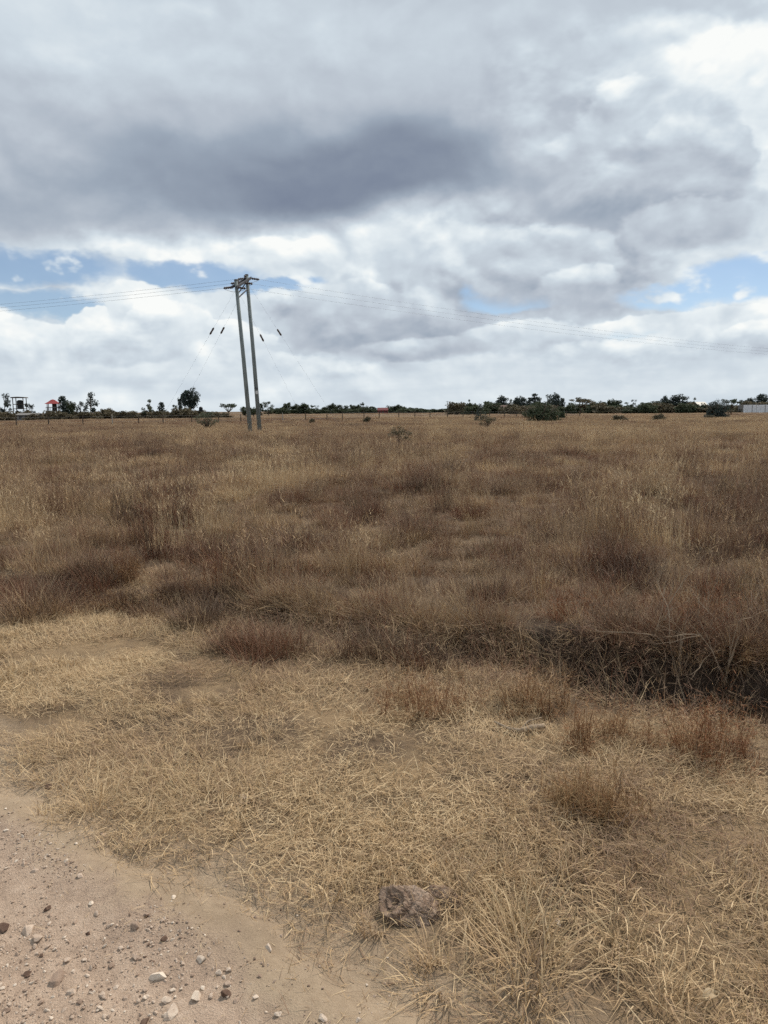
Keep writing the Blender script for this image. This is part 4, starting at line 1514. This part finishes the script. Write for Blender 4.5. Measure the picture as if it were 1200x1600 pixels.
def power_pole():
    b1 = at_dist(391, 50.0); b2 = at_dist(405.5, 52.0)
    t1 = world_at(368.5, 438, 50.0); t2 = world_at(385.5, 430, 52.0)
    root = empty('twin_power_pole', b1)
    O = b1

    def loc(v): return v - O
    poles = []
    for b, t in ((b1, t1), (b2, t2)):
        b_ = b - Vector((0, 0, 0.5))
        MB().tube([loc(b_), loc(b.lerp(t, 0.5)), loc(t)], [0.152, 0.134, 0.112], 14).build('pole', M_POLE, root, True)
        poles.append((b, t))
    up1 = (t1 - b1).normalized(); up2 = (t2 - b2).normalized()
    ax = (t2 - up2 * 0.25) - (t1 - up1 * 0.35)
    axn = ax.normalized()
    side = axn.cross(Vector((0, 0, 1))).normalized()
    # twin channel crossarms either side of the poles, running away from the viewer
    c0 = (t1 - up1 * 0.35) - axn * 0.45; c1 = (t2 - up2 * 0.25) + axn * 0.35
    for sg in (-1, 1):
        a = c0 + side * 0.17 * sg; b = c1 + side * 0.17 * sg
        m = MB(); n0 = 0
        u = Vector((0, 0, 1))
        for q in (a, b):
            for du, dz in ((-0.05, -0.08), (0.05, -0.08), (0.05, 0.08), (-0.05, 0.08)):
                m.v.append(tuple(loc(q) + side * du + u * dz))
        m.f += [(0, 1, 2, 3), (7, 6, 5, 4), (0, 4, 5, 1), (1, 5, 6, 2), (2, 6, 7, 3), (3, 7, 4, 0)]
        m.build('crossarm', M_STEEL, root)
    # lower brace between the poles
    MB().tube([loc(t1 - up1 * 1.15), loc(t2 - up2 * 0.9)], 0.05, 6).build('brace', M_STEEL, root)
    MB().tube([loc(t1 - up1 * 0.9), loc(t2 - up2 * 0.40)], 0.045, 6).build('brace', M_STEEL, root)
    for (b, t), up in zip(poles, (up1, up2)):     # pole caps
        MB().tube([loc(t - up * 0.03), loc(t + up * 0.06)], [0.125, 0.10], 12).build('cap', M_STEEL, root)
    # line directions
    left_end = world_at(-900, 500, 78.0)
    right_end = world_at(1500, 562, 118.0)
    ends = {'l': [], 'r': []}
    for f in (0.02, 0.5, 0.98):
        c = c0.lerp(c1, f)
        for tagname, end, sg in (('l', left_end, 1), ('r', right_end, -1)):
            d = (end - c); d.z = -0.03 * d.length
            d.normalize()
            start = c + d * 0.24
            m, tip = discs(loc(start), d, 4, 0.13, 0.085)
            o = m.build('tension_insulator', M_PORC, root, True)
            ends[tagname].append(tip + O)
    # pin insulators on top carrying the jumpers, and the jumper loops
    for f in (0.25, 0.75):
        c = c0.lerp(c1, f) + Vector((0, 0, 0.08))
        m, tip = discs(loc(c), Vector((0, 0, 1)), 2, 0.12, 0.10)
        m.build('pin_insulator', M_PORC, root, True)
    for a, b in zip(ends['l'], ends['r']):
        mid = (a + b) / 2 - Vector((0, 0, 0.45))
        pts = []
        for i in range(9):
            f = i / 8
            pts.append(loc(a.lerp(mid, f).lerp(mid.lerp(b, f), f)))
        MB().tube(pts, 0.012, 5).build('jumper', M_CABLE, root)
    # stays with their long insulators
    for top, ins, foot, D in (((t1 - up1 * 0.5), (331, 516), (236, 689), 49.0), ((t2 - up2 * 0.5), (343, 513), (262, 684), 52.5),
                              ((t1 - up1 * 0.5), (415, 526), (486, 683), 51.0), ((t2 - up2 * 0.5), (436, 521), (538, 680), 53.0)):
        ip = world_at(ins[0], ins[1], D)
        fp = world_at(foot[0], foot[1], D); fp.z = H(fp.x, fp.y) - 0.1
        d = (fp - top).normalized()
        ip = top + d * (ip - top).dot(d)
        st = MB().tube([loc(top), loc(ip)], 0.003, 5).tube([loc(ip), loc(fp)], 0.003, 5).build('stay_wire', M_CABLE, root)
        MB().tube([loc(ip - d * 0.26), loc(ip - d * 0.18), loc(ip), loc(ip + d * 0.18), loc(ip + d * 0.26)], [0.03, 0.068, 0.055, 0.068, 0.03], 10).build(
            'stay_insulator', M_PORC, st, True)
    # number plate and climbing guard band on the right-hand pole
    f = 0.262
    q = b2.lerp(t2, f); toc = (Vector((0, 0, 0)) - q); toc.z = 0; toc.normalize()
    sd = Vector((toc.y, -toc.x, 0))
    for nm, dz, w, h_, mt in (('number_plate', 0.0, 0.085, 0.11, M_PLATE), ('warning_band', 0.28, 0.11, 0.06, M_STEEL)):
        c = q + up2 * dz + toc * 0.155
        m = MB()
        for e in (0, 0.02):
            for du, dv in ((-w, -h_), (w, -h_), (w, h_), (-w, h_)):
                m.v.append(tuple(loc(c) + sd * du + Vector((0, 0, dv)) + toc * e))
        m.f += [(0, 1, 2, 3), (7, 6, 5, 4), (0, 4, 5, 1), (1, 5, 6, 2), (2, 6, 7, 3), (3, 7, 4, 0)]
        m.build(nm, mt, root)
    tag(root, 'leaning twin power pole with crossarms and insulators in the field', 'power pole')
    names = {'l': ['lowest', 'middle', 'highest'], 'r': ['nearest', 'middle', 'farthest']}
    for side_k, end, sag in (('l', left_end, 1.5), ('r', right_end, 1.4)):
        for i, p in enumerate(ends[side_k]):
            off = axn * (i - 1) * 1.1
            e = end + off
            pts = []
            for j in range(41):
                f = j / 40
                q = p.lerp(e, f); q.z -= 4 * sag * f * (1 - f)
                pts.append(q)
            o = MB().tube(pts, 0.006 if side_k == 'l' else 0.0045, 5).build('overhead_wire', M_CABLE)
            way = 'left' if side_k == 'l' else 'right'
            tag(o, '%s of the three overhead wires running %s from the twin pole' % (('nearest', 'middle', 'farthest')[i], way), 'wire',
                'wires running %s from the pole' % way)


power_pole()

# ------------------------------------------------------------------ shrubs and clumps near the ditch
srg = np.random.default_rng(57)


def near_shrub(name, px, py, wpx, hpx, tint, label, cat='shrub', stems=26, twigs=70, leafy=True, upright=0.5, pale=False, group=None):
    p = at_ground(px, py)
    D = math.hypot(p.x, p.y) * 1.04
    w = wpx / FPX * D * 0.62; h = hpx / FPX * D
    root = empty(name, p)
    st = Blades(srg); tw = Blades(srg)
    nc = 11
    for c in range(nc):
        ca = srg.uniform(0, 6.283); cr = w * 0.72 * math.sqrt(srg.random())
        cx, cy = cr * math.cos(ca), 0.7 * cr * math.sin(ca)
        hh = h * srg.uniform(0.75, 1.1) * (1 - 0.25 * (cr / w) ** 2)
        cz = H(p.x + cx, p.y + cy) - p.z
        tv = srg.normal(0, 0.1)
        for i in range(stems // 2):
            a = srg.uniform(0, 6.283); lean = srg.uniform(8, 90)
            L_ = math.hypot(0.42 * w * math.sin(math.radians(lean)), hh * math.cos(math.radians(lean))) * srg.uniform(0.7, 1.1)
            b = np.array([cx + srg.normal(0, w * 0.08), cy + srg.normal(0, w * 0.07), cz - 0.015])
            st.blade(b, a, lean, L_, 0.0035, srg.uniform(-18, 25), 4, srg.random() * 0.6)
            d = np.array([math.cos(a) * math.sin(math.radians(lean)), math.sin(a) * math.sin(math.radians(lean)), math.cos(math.radians(lean))])
            for k in range(twigs // 3):
                f = srg.uniform(0.15, 1.0)
                q = b + d * L_ * f + srg.normal(0, 0.012, 3)
                ln = srg.uniform(0.015, 0.05) if leafy else srg.uniform(0.04, 0.10)
                tw.blade(q, srg.uniform(0, 6.283), srg.uniform(0, 110), ln, srg.uniform(0.0012, 0.0036), srg.uniform(-30, 50), 2 if leafy else 3,
                         float(np.clip(srg.random() + tv, 0, 1)))
    so = st.obj('stems', M_SHRUB, True, root)
    to = tw.obj('twigs', M_SHRUB, True, root)
    so['tint'] = tint; to['tint'] = tint + 0.14
    tag(root, label, cat, group)
    return root


near_shrub('russet_shrub', 668, 1108, 185, 78, 0.30, 'low russet shrub left of the taller russet shrub before the ditch')
near_shrub('russet_shrub', 832, 1112, 110, 92, 0.30, 'taller russet shrub at the left end of the dark ditch')
near_shrub('ochre_shrub', 952, 1168, 130, 84, 0.38, 'ochre-brown shrub left of the largest shrub before the ditch')
near_shrub('ochre_shrub', 1100, 1188, 170, 112, 0.33, 'largest ochre-brown shrub in front of the ditch at right', stems=34)
near_shrub('grey_shrub', 922, 1270, 130, 92, 0.36, 'grey twiggy dead shrub on the straw verge', leafy=False, twigs=38, stems=34)
near_shrub('russet_tuft', 345, 928, 140, 84, 0.33, 'rounded russet tuft left of centre at the field edge')
near_shrub('russet_tuft', 436, 922, 150, 74, 0.26, 'dark russet tuft right of the rounded russet tuft')
near_shrub('russet_tuft', 195, 908, 95, 66, 0.30, 'small russet tuft standing farther left at the field edge')
near_shrub('russet_tuft', 212, 958, 120, 66, 0.32, 'russet tuft just below the small russet tuft at left')
near_shrub('russet_shrub', 1112, 1000, 180, 100, 0.26, 'russet shrub on the bank above the ditch at right')
near_shrub('russet_shrub', 915, 965, 140, 74, 0.31, 'russet shrub on the bank above the left end of the ditch')
near_shrub('brown_shrub', 560, 962, 130, 60, 0.22, 'dark brown shrub at the left start of the bank')
near_shrub('brown_shrub', 1180, 1075, 110, 80, 0.28, 'brown shrub inside the ditch at the right edge')


def grass_clump(name, px, py, hpx, wpx, tint, label, n=70):
    p = at_ground(px, py)
    D = math.hypot(p.x, p.y) * 1.03
    h = hpx / FPX * D; w = wpx / FPX * D * 0.5
    root = empty(name, p)
    st = Blades(srg); hd = Blades(srg)
    for i in range(n):
        a = srg.uniform(0, 6.283); r = w * 0.4 * math.sqrt(srg.random())
        tip = st.blade((r * math.cos(a), r * math.sin(a), -0.02), a + srg.normal(0, 0.6), abs(srg.normal(0, 13)), h * srg.uniform(0.55, 1.05),
                       srg.uniform(0.0018, 0.0032), srg.uniform(0, 45), 5)
        for k in range(3):
            hd.blade(tip - np.array([0, 0, 0.02 * k]), srg.uniform(0, 6.28), srg.uniform(10, 70), srg.uniform(0.02, 0.06), 0.003, 20, 2)
    a = st.obj('stalks', M_SHRUB, True, root); b = hd.obj('seed_heads', M_SHRUB, True, root)
    a['tint'] = tint; b['tint'] = tint + 0.08
    tag(root, label, 'grass clump')


grass_clump('tall_grass_clump', 1088, 985, 120, 150, 0.58, 'tall pale grass clump on the bank near the right edge', 80)
grass_clump('tall_grass_clump', 1172, 990, 95, 110, 0.55, 'tall pale grass clump at the right edge above the ditch', 60)
grass_clump('tall_grass_clump', 842, 945, 115, 80, 0.62, 'tall pale grass clump standing on the bank right of centre', 50)
grass_clump('pale_grass_tuft', 335, 872, 72, 120, 0.74, 'pale bleached grass tuft behind the rounded russet tuft', 110)
grass_clump('pale_grass_tuft', 955, 815, 110, 70, 0.72, 'pale feathery grass clump in the field right of centre', 60)
grass_clump('pale_grass_tuft', 210, 850, 60, 70, 0.68, 'small pale grass tuft in the field at left', 50)

# ------------------------------------------------------------------ dead wood
M_DEADWOOD = simple_mat('dead_wood', (0.22, 0.165, 0.115), (0.42, 0.33, 0.235), 30.0, 0.9, 0.1, 0.4)
M_DARKTWIG = simple_mat('dark_twig', (0.06, 0.042, 0.034), (0.12, 0.090, 0.070), 30.0, 0.9, 0.1)


def branchy(root, mat, base, az, lean, L_, r, depth=3, name='branch'):
    m = MB()

    def grow(p, a, ln_, le, rr, dep):
        pts = [p]; q = Vector(p)
        for i in range(4):
            a += srg.normal(0, 0.16); le += srg.normal(0, 7)
            d = Vector((math.cos(a) * math.sin(R(le)), math.sin(a) * math.sin(R(le)), math.cos(R(le))))
            q = q + d * ln_ / 4
            pts.append(q.copy())
        m.tube(pts, [rr * (1 - 0.17 * i) for i in range(5)], 5)
        if dep > 0:
            for _ in range(int(srg.integers(2, 4))):
                k = int(srg.integers(1, 5))
                grow(pts[k], a + srg.normal(0, 0.8), ln_ * srg.uniform(0.35, 0.65), le + srg.normal(0, 25), rr * 0.55, dep - 1)
    grow(Vector(base), az, L_, lean, r, depth)
    return m.build(name, mat, root)


def dead_branch(name, px, py, az, lean, length, r, label, depth=3, n=1, mat=None, cat='branch', dz=0.0):
    p = at_ground(px, py)
    root = empty(name, p + Vector((0, 0, dz)))
    for i in range(n):
        branchy(root, mat or M_DEADWOOD, (srg.normal(0, 0.02) * (n > 1), srg.normal(0, 0.02) * (n > 1), -0.02), az + (srg.normal(0, 0.9) if n > 1 else 0),
                lean + (srg.normal(0, 15) if n > 1 else 0), length * srg.uniform(0.8, 1.1), r)
    tag(root, label, cat)
    return root


dead_branch('dead_branch', 905, 1085, R(20), 38, 0.62, 0.0055, 'pale dead branches rising in the left part of the ditch', n=3)
dead_branch('dead_branch', 985, 1090, R(60), 42, 0.55, 0.0055, 'pale dead branches crossing in the middle of the ditch', n=4)
dead_branch('dead_branch', 1060, 1100, R(25), 55, 0.6, 0.006, 'pale slanting dead branch in the right part of the ditch', n=2)
dead_branch('dead_branch', 1150, 1115, R(120), 40, 0.55, 0.006, 'pale dead branches in the ditch by the right edge', n=3)
dead_branch('dead_branch', 800, 1050, R(100), 35, 0.42, 0.0045, 'thin dead twigs at the left end of the ditch', n=3)
dead_branch('dead_branch', 1130, 1065, R(200), 30, 0.5, 0.005, 'dead branches hanging under the bank near the right edge', n=3)
dead_branch('dry_twig', 952, 1276, R(40), 38, 0.17, 0.0022, 'thin dark twig leaning right of the grey dead shrub', 2, 1, M_DARKTWIG, 'twig')
dead_branch('dry_stalk', 157, 992, R(80), 4, 0.2, 0.0022, 'single thin dark stalk standing in the straw at left', 1, 1, M_DARKTWIG, 'stalk')

# fallen stick on the verge
p0 = at_ground(772, 1138); p1 = at_ground(812, 1150); p2 = at_ground(850, 1143)
root = empty('fallen_stick', p1)
up = Vector((0, 0, 0.022))
MB().tube([p0 + up * 1.6 - p1, p0.lerp(p1, 0.6) + up * 0.8 - p1, up, p1.lerp(p2, 0.5) + up * 1.3 - p1, p2 + up * 1.2 - p1],
          [0.005, 0.009, 0.014, 0.016, 0.013], 8).build('stem', M_DEADWOOD, root, True)
MB().tube([up, Vector((0.05, 0.05, 0.05)), Vector((0.12, 0.07, 0.06))], [0.007, 0.005, 0.002], 6).build('side_twig', M_DEADWOOD, root, True)
tag(root, 'bleached fallen stick lying on the verge below the russet shrubs', 'stick')


# ------------------------------------------------------------------ the weathered stump
def stump_mat():
    m, t, b = new_mat('stump_wood', 0.9, 0.12)
    S.tree = t
    n1 = S(noise_sock(t, 14, 6, 0.65)); n2 = S(noise_sock(t, 70, 5, 0.7, stretch=(1, 2.5, 1)))
    r = ramp_node(t, [(0.32, (0.062, 0.038, 0.025)), (0.46, (0.255, 0.178, 0.128)), (0.66, (0.480, 0.370, 0.280))])
    t.links.new((n1 * 0.55 + n2 * 0.45).s, r.inputs[0])
    t.links.new(r.outputs[0], b.inputs['Base Color'])
    bp = t.nodes.new('ShaderNodeBump'); bp.inputs['Strength'].default_value = 1.0; bp.inputs['Distance'].default_value = 0.012
    t.links.new((n1 * 0.4 + n2 * 0.6).s, bp.inputs['Height']); t.links.new(bp.outputs[0], b.inputs['Normal'])
    return m


M_STUMP = stump_mat()


def lump(name, parent, loc, dims, rz, tilt, seed, knot=None, sub=5, amp=0.18):
    bm = bmesh.new()
    bmesh.ops.create_icosphere(bm, subdivisions=sub, radius=1.0)
    kd = Vector(knot).normalized() if knot else None
    cr_ = random.Random(seed)
    chops = [(Vector((cr_.gauss(0, 1), cr_.gauss(0, 1), cr_.gauss(0, 0.8))).normalized(), cr_.uniform(0.72, 0.92)) for _ in range(7)]
    for v in bm.verts:
        d = v.co.normalized()
        n = mnoise.fractal(d * 1.6 + Vector((seed, 0, 0)), 0.8, 2.0, 4) * amp + mnoise.noise(d * 7 + Vector((seed, 3, 0))) * 0.035
        n -= 0.05 * abs(mnoise.noise(Vector((d.x * 3, d.y * 11, d.z * 4)) + Vector((seed * 2, 0, 0))))
        # chopped facets and long cracks like broken wood
        e = 1.0 + n
        for cn, ck in chops:
            ov = (d * e).dot(cn) - ck
            if ov > 0:
                e -= 0.85 * ov / max(d.dot(cn), 0.3)
        g = mnoise.noise(Vector((d.x * 1.8, d.y * 8, d.z * 3)) + Vector((seed, seed, 0)))
        e -= 0.14 * max(0.0, 1 - abs(g) / 0.10)
        e += 0.05 * mnoise.noise(Vector((d.x * 4, d.y * 22, d.z * 9)) + Vector((seed, 0, seed)))
        if kd:
            ang = math.acos(max(-1, min(1, d.dot(kd)))) + 0.05 * mnoise.noise(d * 5)
            if ang < 0.85:
                e += 0.075 * math.cos(ang * 26.0) * (1 - ang / 0.95) + 0.20 * math.exp(-((ang - 0.50) / 0.09) ** 2) - 0.16 * math.exp(-((ang - 0.66) / 0.06) ** 2) - 0.42 * math.exp(-(ang / 0.14) ** 2)
        sq = 1.0 / max(abs(d.x) ** 3 + abs(d.y) ** 3 + abs(d.z) ** 3, 0.2) ** (1 / 3)
        v.co = d * e * (0.55 + 0.45 * sq)
        v.co.x *= dims[0]; v.co.y *= dims[1]; v.co.z *= dims[2]
    me = bpy.data.meshes.new(name)
    bm.to_mesh(me); bm.free()
    me.polygons.foreach_set('use_smooth', [True] * len(me.polygons))
    me.materials.append(M_STUMP)
    o = bpy.data.objects.new(name, me)
    COL.objects.link(o)
    o.parent = parent
    o.location = loc
    o.rotation_euler = (tilt[0], tilt[1], rz)
    return o


sp = at_ground(645, 1447)
stump = empty('tree_stump', sp)
lump('root_block', stump, (-0.005, 0.055, 0.004), (0.098, 0.080, 0.044), R(-24), (R(26), R(8)), 3.1, (-0.58, -0.10, 0.80), 6)
lump('root_arm', stump, (0.105, 0.105, 0.014), (0.072, 0.036, 0.030), R(-14), (R(10), R(14)), 8.4, None, 4, 0.22)
tag(stump, 'weathered grey-brown tree stump with a ringed knot lying in the straw', 'tree stump')

# ------------------------------------------------------------------ stones


def stone_mat(name, source):
    m, t, b = new_mat(name, 0.9, 0.15)
    S.tree = t
    a = t.nodes.new('ShaderNodeAttribute'); a.attribute_type = source; a.attribute_name = 'tint'
    n1 = S(noise_sock(t, 1.6, 5, 0.65)); n2 = S(noise_sock(t, 9, 4, 0.7))
    v = S(a.outputs['Fac']) + (n1 - 0.5) * 0.5 + (n2 - 0.5) * 0.25
    r = ramp_node(t, [(0.0, (0.075, 0.042, 0.030)), (0.25, (0.180, 0.122, 0.088)), (0.5, (0.330, 0.240, 0.178)), (0.75, (0.520, 0.410, 0.315)), (1.0, (0.72, 0.62, 0.50))])
    t.links.new(v.clamp().s, r.inputs[0])
    t.links.new(r.outputs[0], b.inputs['Base Color'])
    bp = t.nodes.new('ShaderNodeBump'); bp.inputs['Strength'].default_value = 0.5; bp.inputs['Distance'].default_value = 0.003
    t.links.new(n2.s, bp.inputs['Height']); t.links.new(bp.outputs[0], b.inputs['Normal'])
    return m


M_STONE = stone_mat('road_stone', 'OBJECT')
M_GRAVEL = stone_mat('road_gravel', 'INSTANCER')


def rock_mesh(name, seed, sub, mat):
    bm = bmesh.new()
    bmesh.ops.create_icosphere(bm, subdivisions=sub, radius=1.0)
    rr = random.Random(seed)
    cuts = [(Vector((rr.gauss(0, 1), rr.gauss(0, 1), rr.gauss(0, 1))).normalized(), rr.uniform(0.45, 0.78)) for _ in range(11)]
    for v in bm.verts:
        d = v.co.normalized()
        c = d * (1.05 + 0.15 * mnoise.noise(d * 1.8 + Vector((seed, 0, 0))))
        for nrm, k in cuts:
            e = c.dot(nrm) - k
            if e > 0:
                c -= nrm * e * 0.97
        c += d * 0.03 * mnoise.noise(d * 8 + Vector((0, seed, 0)))
        v.co = Vector((c.x * 1.1, c.y * 0.9, c.z * 0.72))
    me = bpy.data.meshes.new(name)
    bm.to_mesh(me); bm.free()
    me.materials.append(mat)
    return me


ROCKS = [rock_mesh('stone_shape', s_, 3, M_STONE) for s_ in range(7)]
PEBS = [rock_mesh('pebble_shape', 50 + s_, 2, M_STONE) for s_ in range(6)]


def ground_any(px, py):
    p = at_ground(px, py)
    for _ in range(3):
        z = float(road_z(np.array([p.x]), np.array([p.y]))[0])
        q = flat_hit(px, py, z)
        p = Vector((q[0], q[1], z))
    return Vector((p.x, p.y, float(road_z(np.array([p.x]), np.array([p.y]))[0])))


def stone(name, px, py, wpx, tint, label, cat='stone', group=None, meshes=None, flat=1.0, sink=0.47):
    p = ground_any(px, py)
    D = math.sqrt(p.x ** 2 + p.y ** 2 + 1.6 ** 2)
    r = wpx / FPX * D * 0.5
    o = bpy.data.objects.new(name, (meshes or ROCKS)[int(srg.integers(0, len(meshes or ROCKS)))])
    COL.objects.link(o)
    o.scale = (r, r * srg.uniform(0.8, 1.05), r * flat)
    o.location = p + Vector((0, 0, r * flat * 0.72 * (1 - 2 * sink) + 0.001))
    o.rotation_euler = (srg.normal(0, 0.25), srg.normal(0, 0.25), srg.uniform(0, 6.28))
    o['tint'] = tint
    tag(o, label, cat, group)
    return o


for args in (
    (247, 1527, 22, 0.93, 'largest cream-white stone on the road near the bottom'),
    (308, 1557, 19, 0.86, 'cream stone with rough face, right of the largest white stone'),
    (268, 1583, 21, 0.80, 'long cream stone below the largest white stone'),
    (272, 1541, 12, 0.55, 'small round brown stone just right of the largest white stone'),
    (330, 1556, 11, 0.72, 'small tan stone immediately right of the rough cream stone'),
    (352, 1554, 17, 0.12, 'dark earth clod right of the rough cream stone'),
    (315, 1499, 14, 0.85, 'flat white stone with a dark pit on the dusty strip'),
    (343, 1520, 13, 0.82, 'pale stone on the dusty strip, left of its small neighbour'),
    (358, 1516, 10, 0.78, 'small pale stone beside the pale stone on the dusty strip'),
    (210, 1447, 17, 0.50, 'grey-brown stone in the dark gravel streak'),
    (229, 1432, 9, 0.12, 'tiny dark stone at the right tip of the dark gravel streak'),
    (256, 1468, 12, 0.14, 'lone dark brown stone below the dark gravel streak'),
    (213, 1497, 12, 0.62, 'lone tan stone halfway between dark streak and largest white stone'),
    (90, 1532, 26, 0.48, 'large flat grey stone in the gravel at lower left'),
    (44, 1455, 20, 0.74, 'pale flat stone at left, beside its pale neighbour'),
    (60, 1466, 17, 0.66, 'pale lumpy stone right of the pale flat stone at left'),
    (4, 1452, 20, 0.10, 'dark reddish stone at the left edge'),
    (137, 1460, 10, 0.05, 'very dark small stone alone in the bare middle of the road'),
    (75, 1420, 10, 0.08, 'very dark stone near the upper left gravel'),
    (226, 1598, 17, 0.16, 'reddish-brown stone at the bottom edge'),
    (160, 1556, 13, 0.70, 'pale stone left of the largest white stone'),
    (157, 1576, 10, 0.82, 'whitish round stone below the pale stone at the bottom'),
    (380, 1246, 15, 0.93, 'white stone lying in the straw at mid left'),
    (160, 1305, 12, 0.55, 'small tan stone near the upper edge of the dusty strip'),
    (872, 1444, 14, 0.90, 'cream stone in the straw right of the stump'),
    (620, 1391, 14, 0.72, 'pale stone directly behind the stump'),
    (420, 1483, 13, 0.80, 'pale stone on the dusty strip far right of the stones'),
    (435, 1585, 10, 0.86, 'small white stone at the bottom right of the dusty strip'),
    (504, 1592, 14, 0.82, 'white stone at the bottom edge right of centre strip'),
    (560, 1594, 12, 0.82, 'rightmost white stone at the bottom edge of the road'),
    (78, 1230, 16, 0.10, 'dark clod where the straw meets the road at left'),
):
    stone('road_stone', *args, flat=0.8)

# pale curled leaf by the lower right
lp = at_ground(1110, 1582)
root = empty('dry_leaf', lp + Vector((0, 0, 0.035)), R(25))
lv, lf = [], []
for i in range(9):
    f = i / 8; w = 0.022 * math.sin(math.pi * min(1, f * 0.95 + 0.05)) ** 0.7
    for j in range(5):
        g = j / 4 * 2 - 1
        lv.append(((f - 0.5) * 0.050, g * w * 0.75, 0.012 * g * g + 0.01 * math.sin(f * 3)))
for i in range(8):
    for j in range(4):
        a = i * 5 + j
        lf.append((a, a + 1, a + 6, a + 5))
M_PALELEAF = simple_mat('pale_dead_leaf', (0.33, 0.25, 0.15), (0.44, 0.34, 0.22), 40.0, 0.7, 0.2)
lo = mesh_obj('blade', lv, lf, M_PALELEAF, root, True)
md = lo.modifiers.new('thickness', 'SOLIDIFY'); md.thickness = 0.0012
MB().tube([(-0.031, 0, 0.004), (-0.045, 0.003, 0.0), (-0.055, 0.0, -0.01)], 0.0012, 5).build('stalk', M_PALELEAF, root)
tag(root, 'pale cream dead leaf lying in the straw at lower right', 'leaf')

# pebbles one can still count, alike: on the stony part of the road
grp = 'pebbles on the stony road'
cnt = 0
while cnt < 120:
    px = srg.uniform(-20, 420); py = srg.uniform(1290, 1610)
    q = flat_hit(px, py)
    sgd = float(road_s(q[0], q[1]))
    dens = 1 - float(sstep(sgd + 0.15 * float(vnoise(np.array([px / 70]), np.array([py / 70]), 5)[0]), -0.36, -0.04))
    streak = math.exp(-((sgd + 0.16) / 0.08) ** 2)
    if srg.random() > max(dens * (0.45 + 0.55 * (py - 1290) / 300), streak * 0.6):
        continue
    stone('pebble', px, py, float(np.clip(srg.lognormal(1.95, 0.30), 4.5, 14)), 0.12 if srg.random() < 0.08 else float(np.clip(srg.normal(0.70, 0.13), 0.3, 0.95)),
          'small pebble among many on the stony part of the road', 'pebble', grp, PEBS, 0.85)
    cnt += 1

# fine gravel, uncountable
grav = [rock_mesh('gravel_kind', 80 + s_, 1, M_GRAVEL) for s_ in range(6)]
gobs = []
for i, me in enumerate(grav):
    gobs.append(bpy.data.objects.new('gravel_kind_%02d' % i, me))
n = 85000
tt = srg.uniform(-1.8, 3.4, n); sg = -srg.exponential(0.6, n) + 0.2
tt = np.concatenate([tt, srg.uniform(-1.8, 3.2, 2500)]); sg = np.concatenate([sg, srg.normal(-0.14, 0.06, 2500)])
x = E1[0] + RD[0] * tt + RN[0] * sg; y = E1[1] + RD[1] * tt + RN[1] * sg
pat = fbm(x / 0.22, y / 0.22, 131, 3)
dn = np.clip((1 - sstep(sg, -0.34, -0.06)) * (0.50 + 1.1 * pat) + np.exp(-((sg + 0.14) / 0.07) ** 2) * (0.25 + 0.8 * fbm(x / 0.3, y / 0.3, 133, 2)), 0.02, 1)
ok = (srg.random(len(x)) < dn) & (sg > -2.2)
x, y, sg = x[ok], y[ok], sg[ok]
n = len(x)
r = np.clip(srg.lognormal(math.log(0.0025), 0.55, n), 0.0011, 0.0085)
z = road_z(x, y) + r * 0.25
scatter('road_gravel', gobs, np.stack([x, y, z], -1), np.stack([srg.uniform(0, 6.28, n)] * 3, -1) * np.array([0.1, 0.1, 1]),
        np.stack([r, r, r * 0.85], -1), srg.integers(0, 6, n), np.clip(srg.normal(0.66, 0.17, n), 0, 1),
        'fine pinkish gravel spread over the dirt road', 'gravel')

# loose straw and chaff blown over the dust
chaff = []
for i in range(10):
    B = Blades(srg)
    B.blade((0, 0, 0.002), srg.uniform(0, 6.28), 89, srg.uniform(0.012, 0.06), srg.uniform(0.0010, 0.0021), srg.uniform(-3, 3), 2)
    chaff.append(B)
n = 5200
tt = srg.uniform(-2.5, 3.6, n); sg = 0.30 - srg.exponential(0.20, n)
x = E1[0] + RD[0] * tt + RN[0] * sg; y = E1[1] + RD[1] * tt + RN[1] * sg
z = road_z(x, y) + 0.003
sc = srg.uniform(0.5, 1.2, n)
scatter('loose_straw', chaff, np.stack([x, y, z], -1), np.stack([srg.normal(0, 0.06, n), srg.normal(0, 0.06, n), srg.uniform(0, 6.28, n)], -1),
        np.stack([sc, sc, sc], -1), srg.integers(0, 10, n), srg.normal(0.76, 0.15, n), 'loose broken straw scattered over the dusty road edge', 'straw')
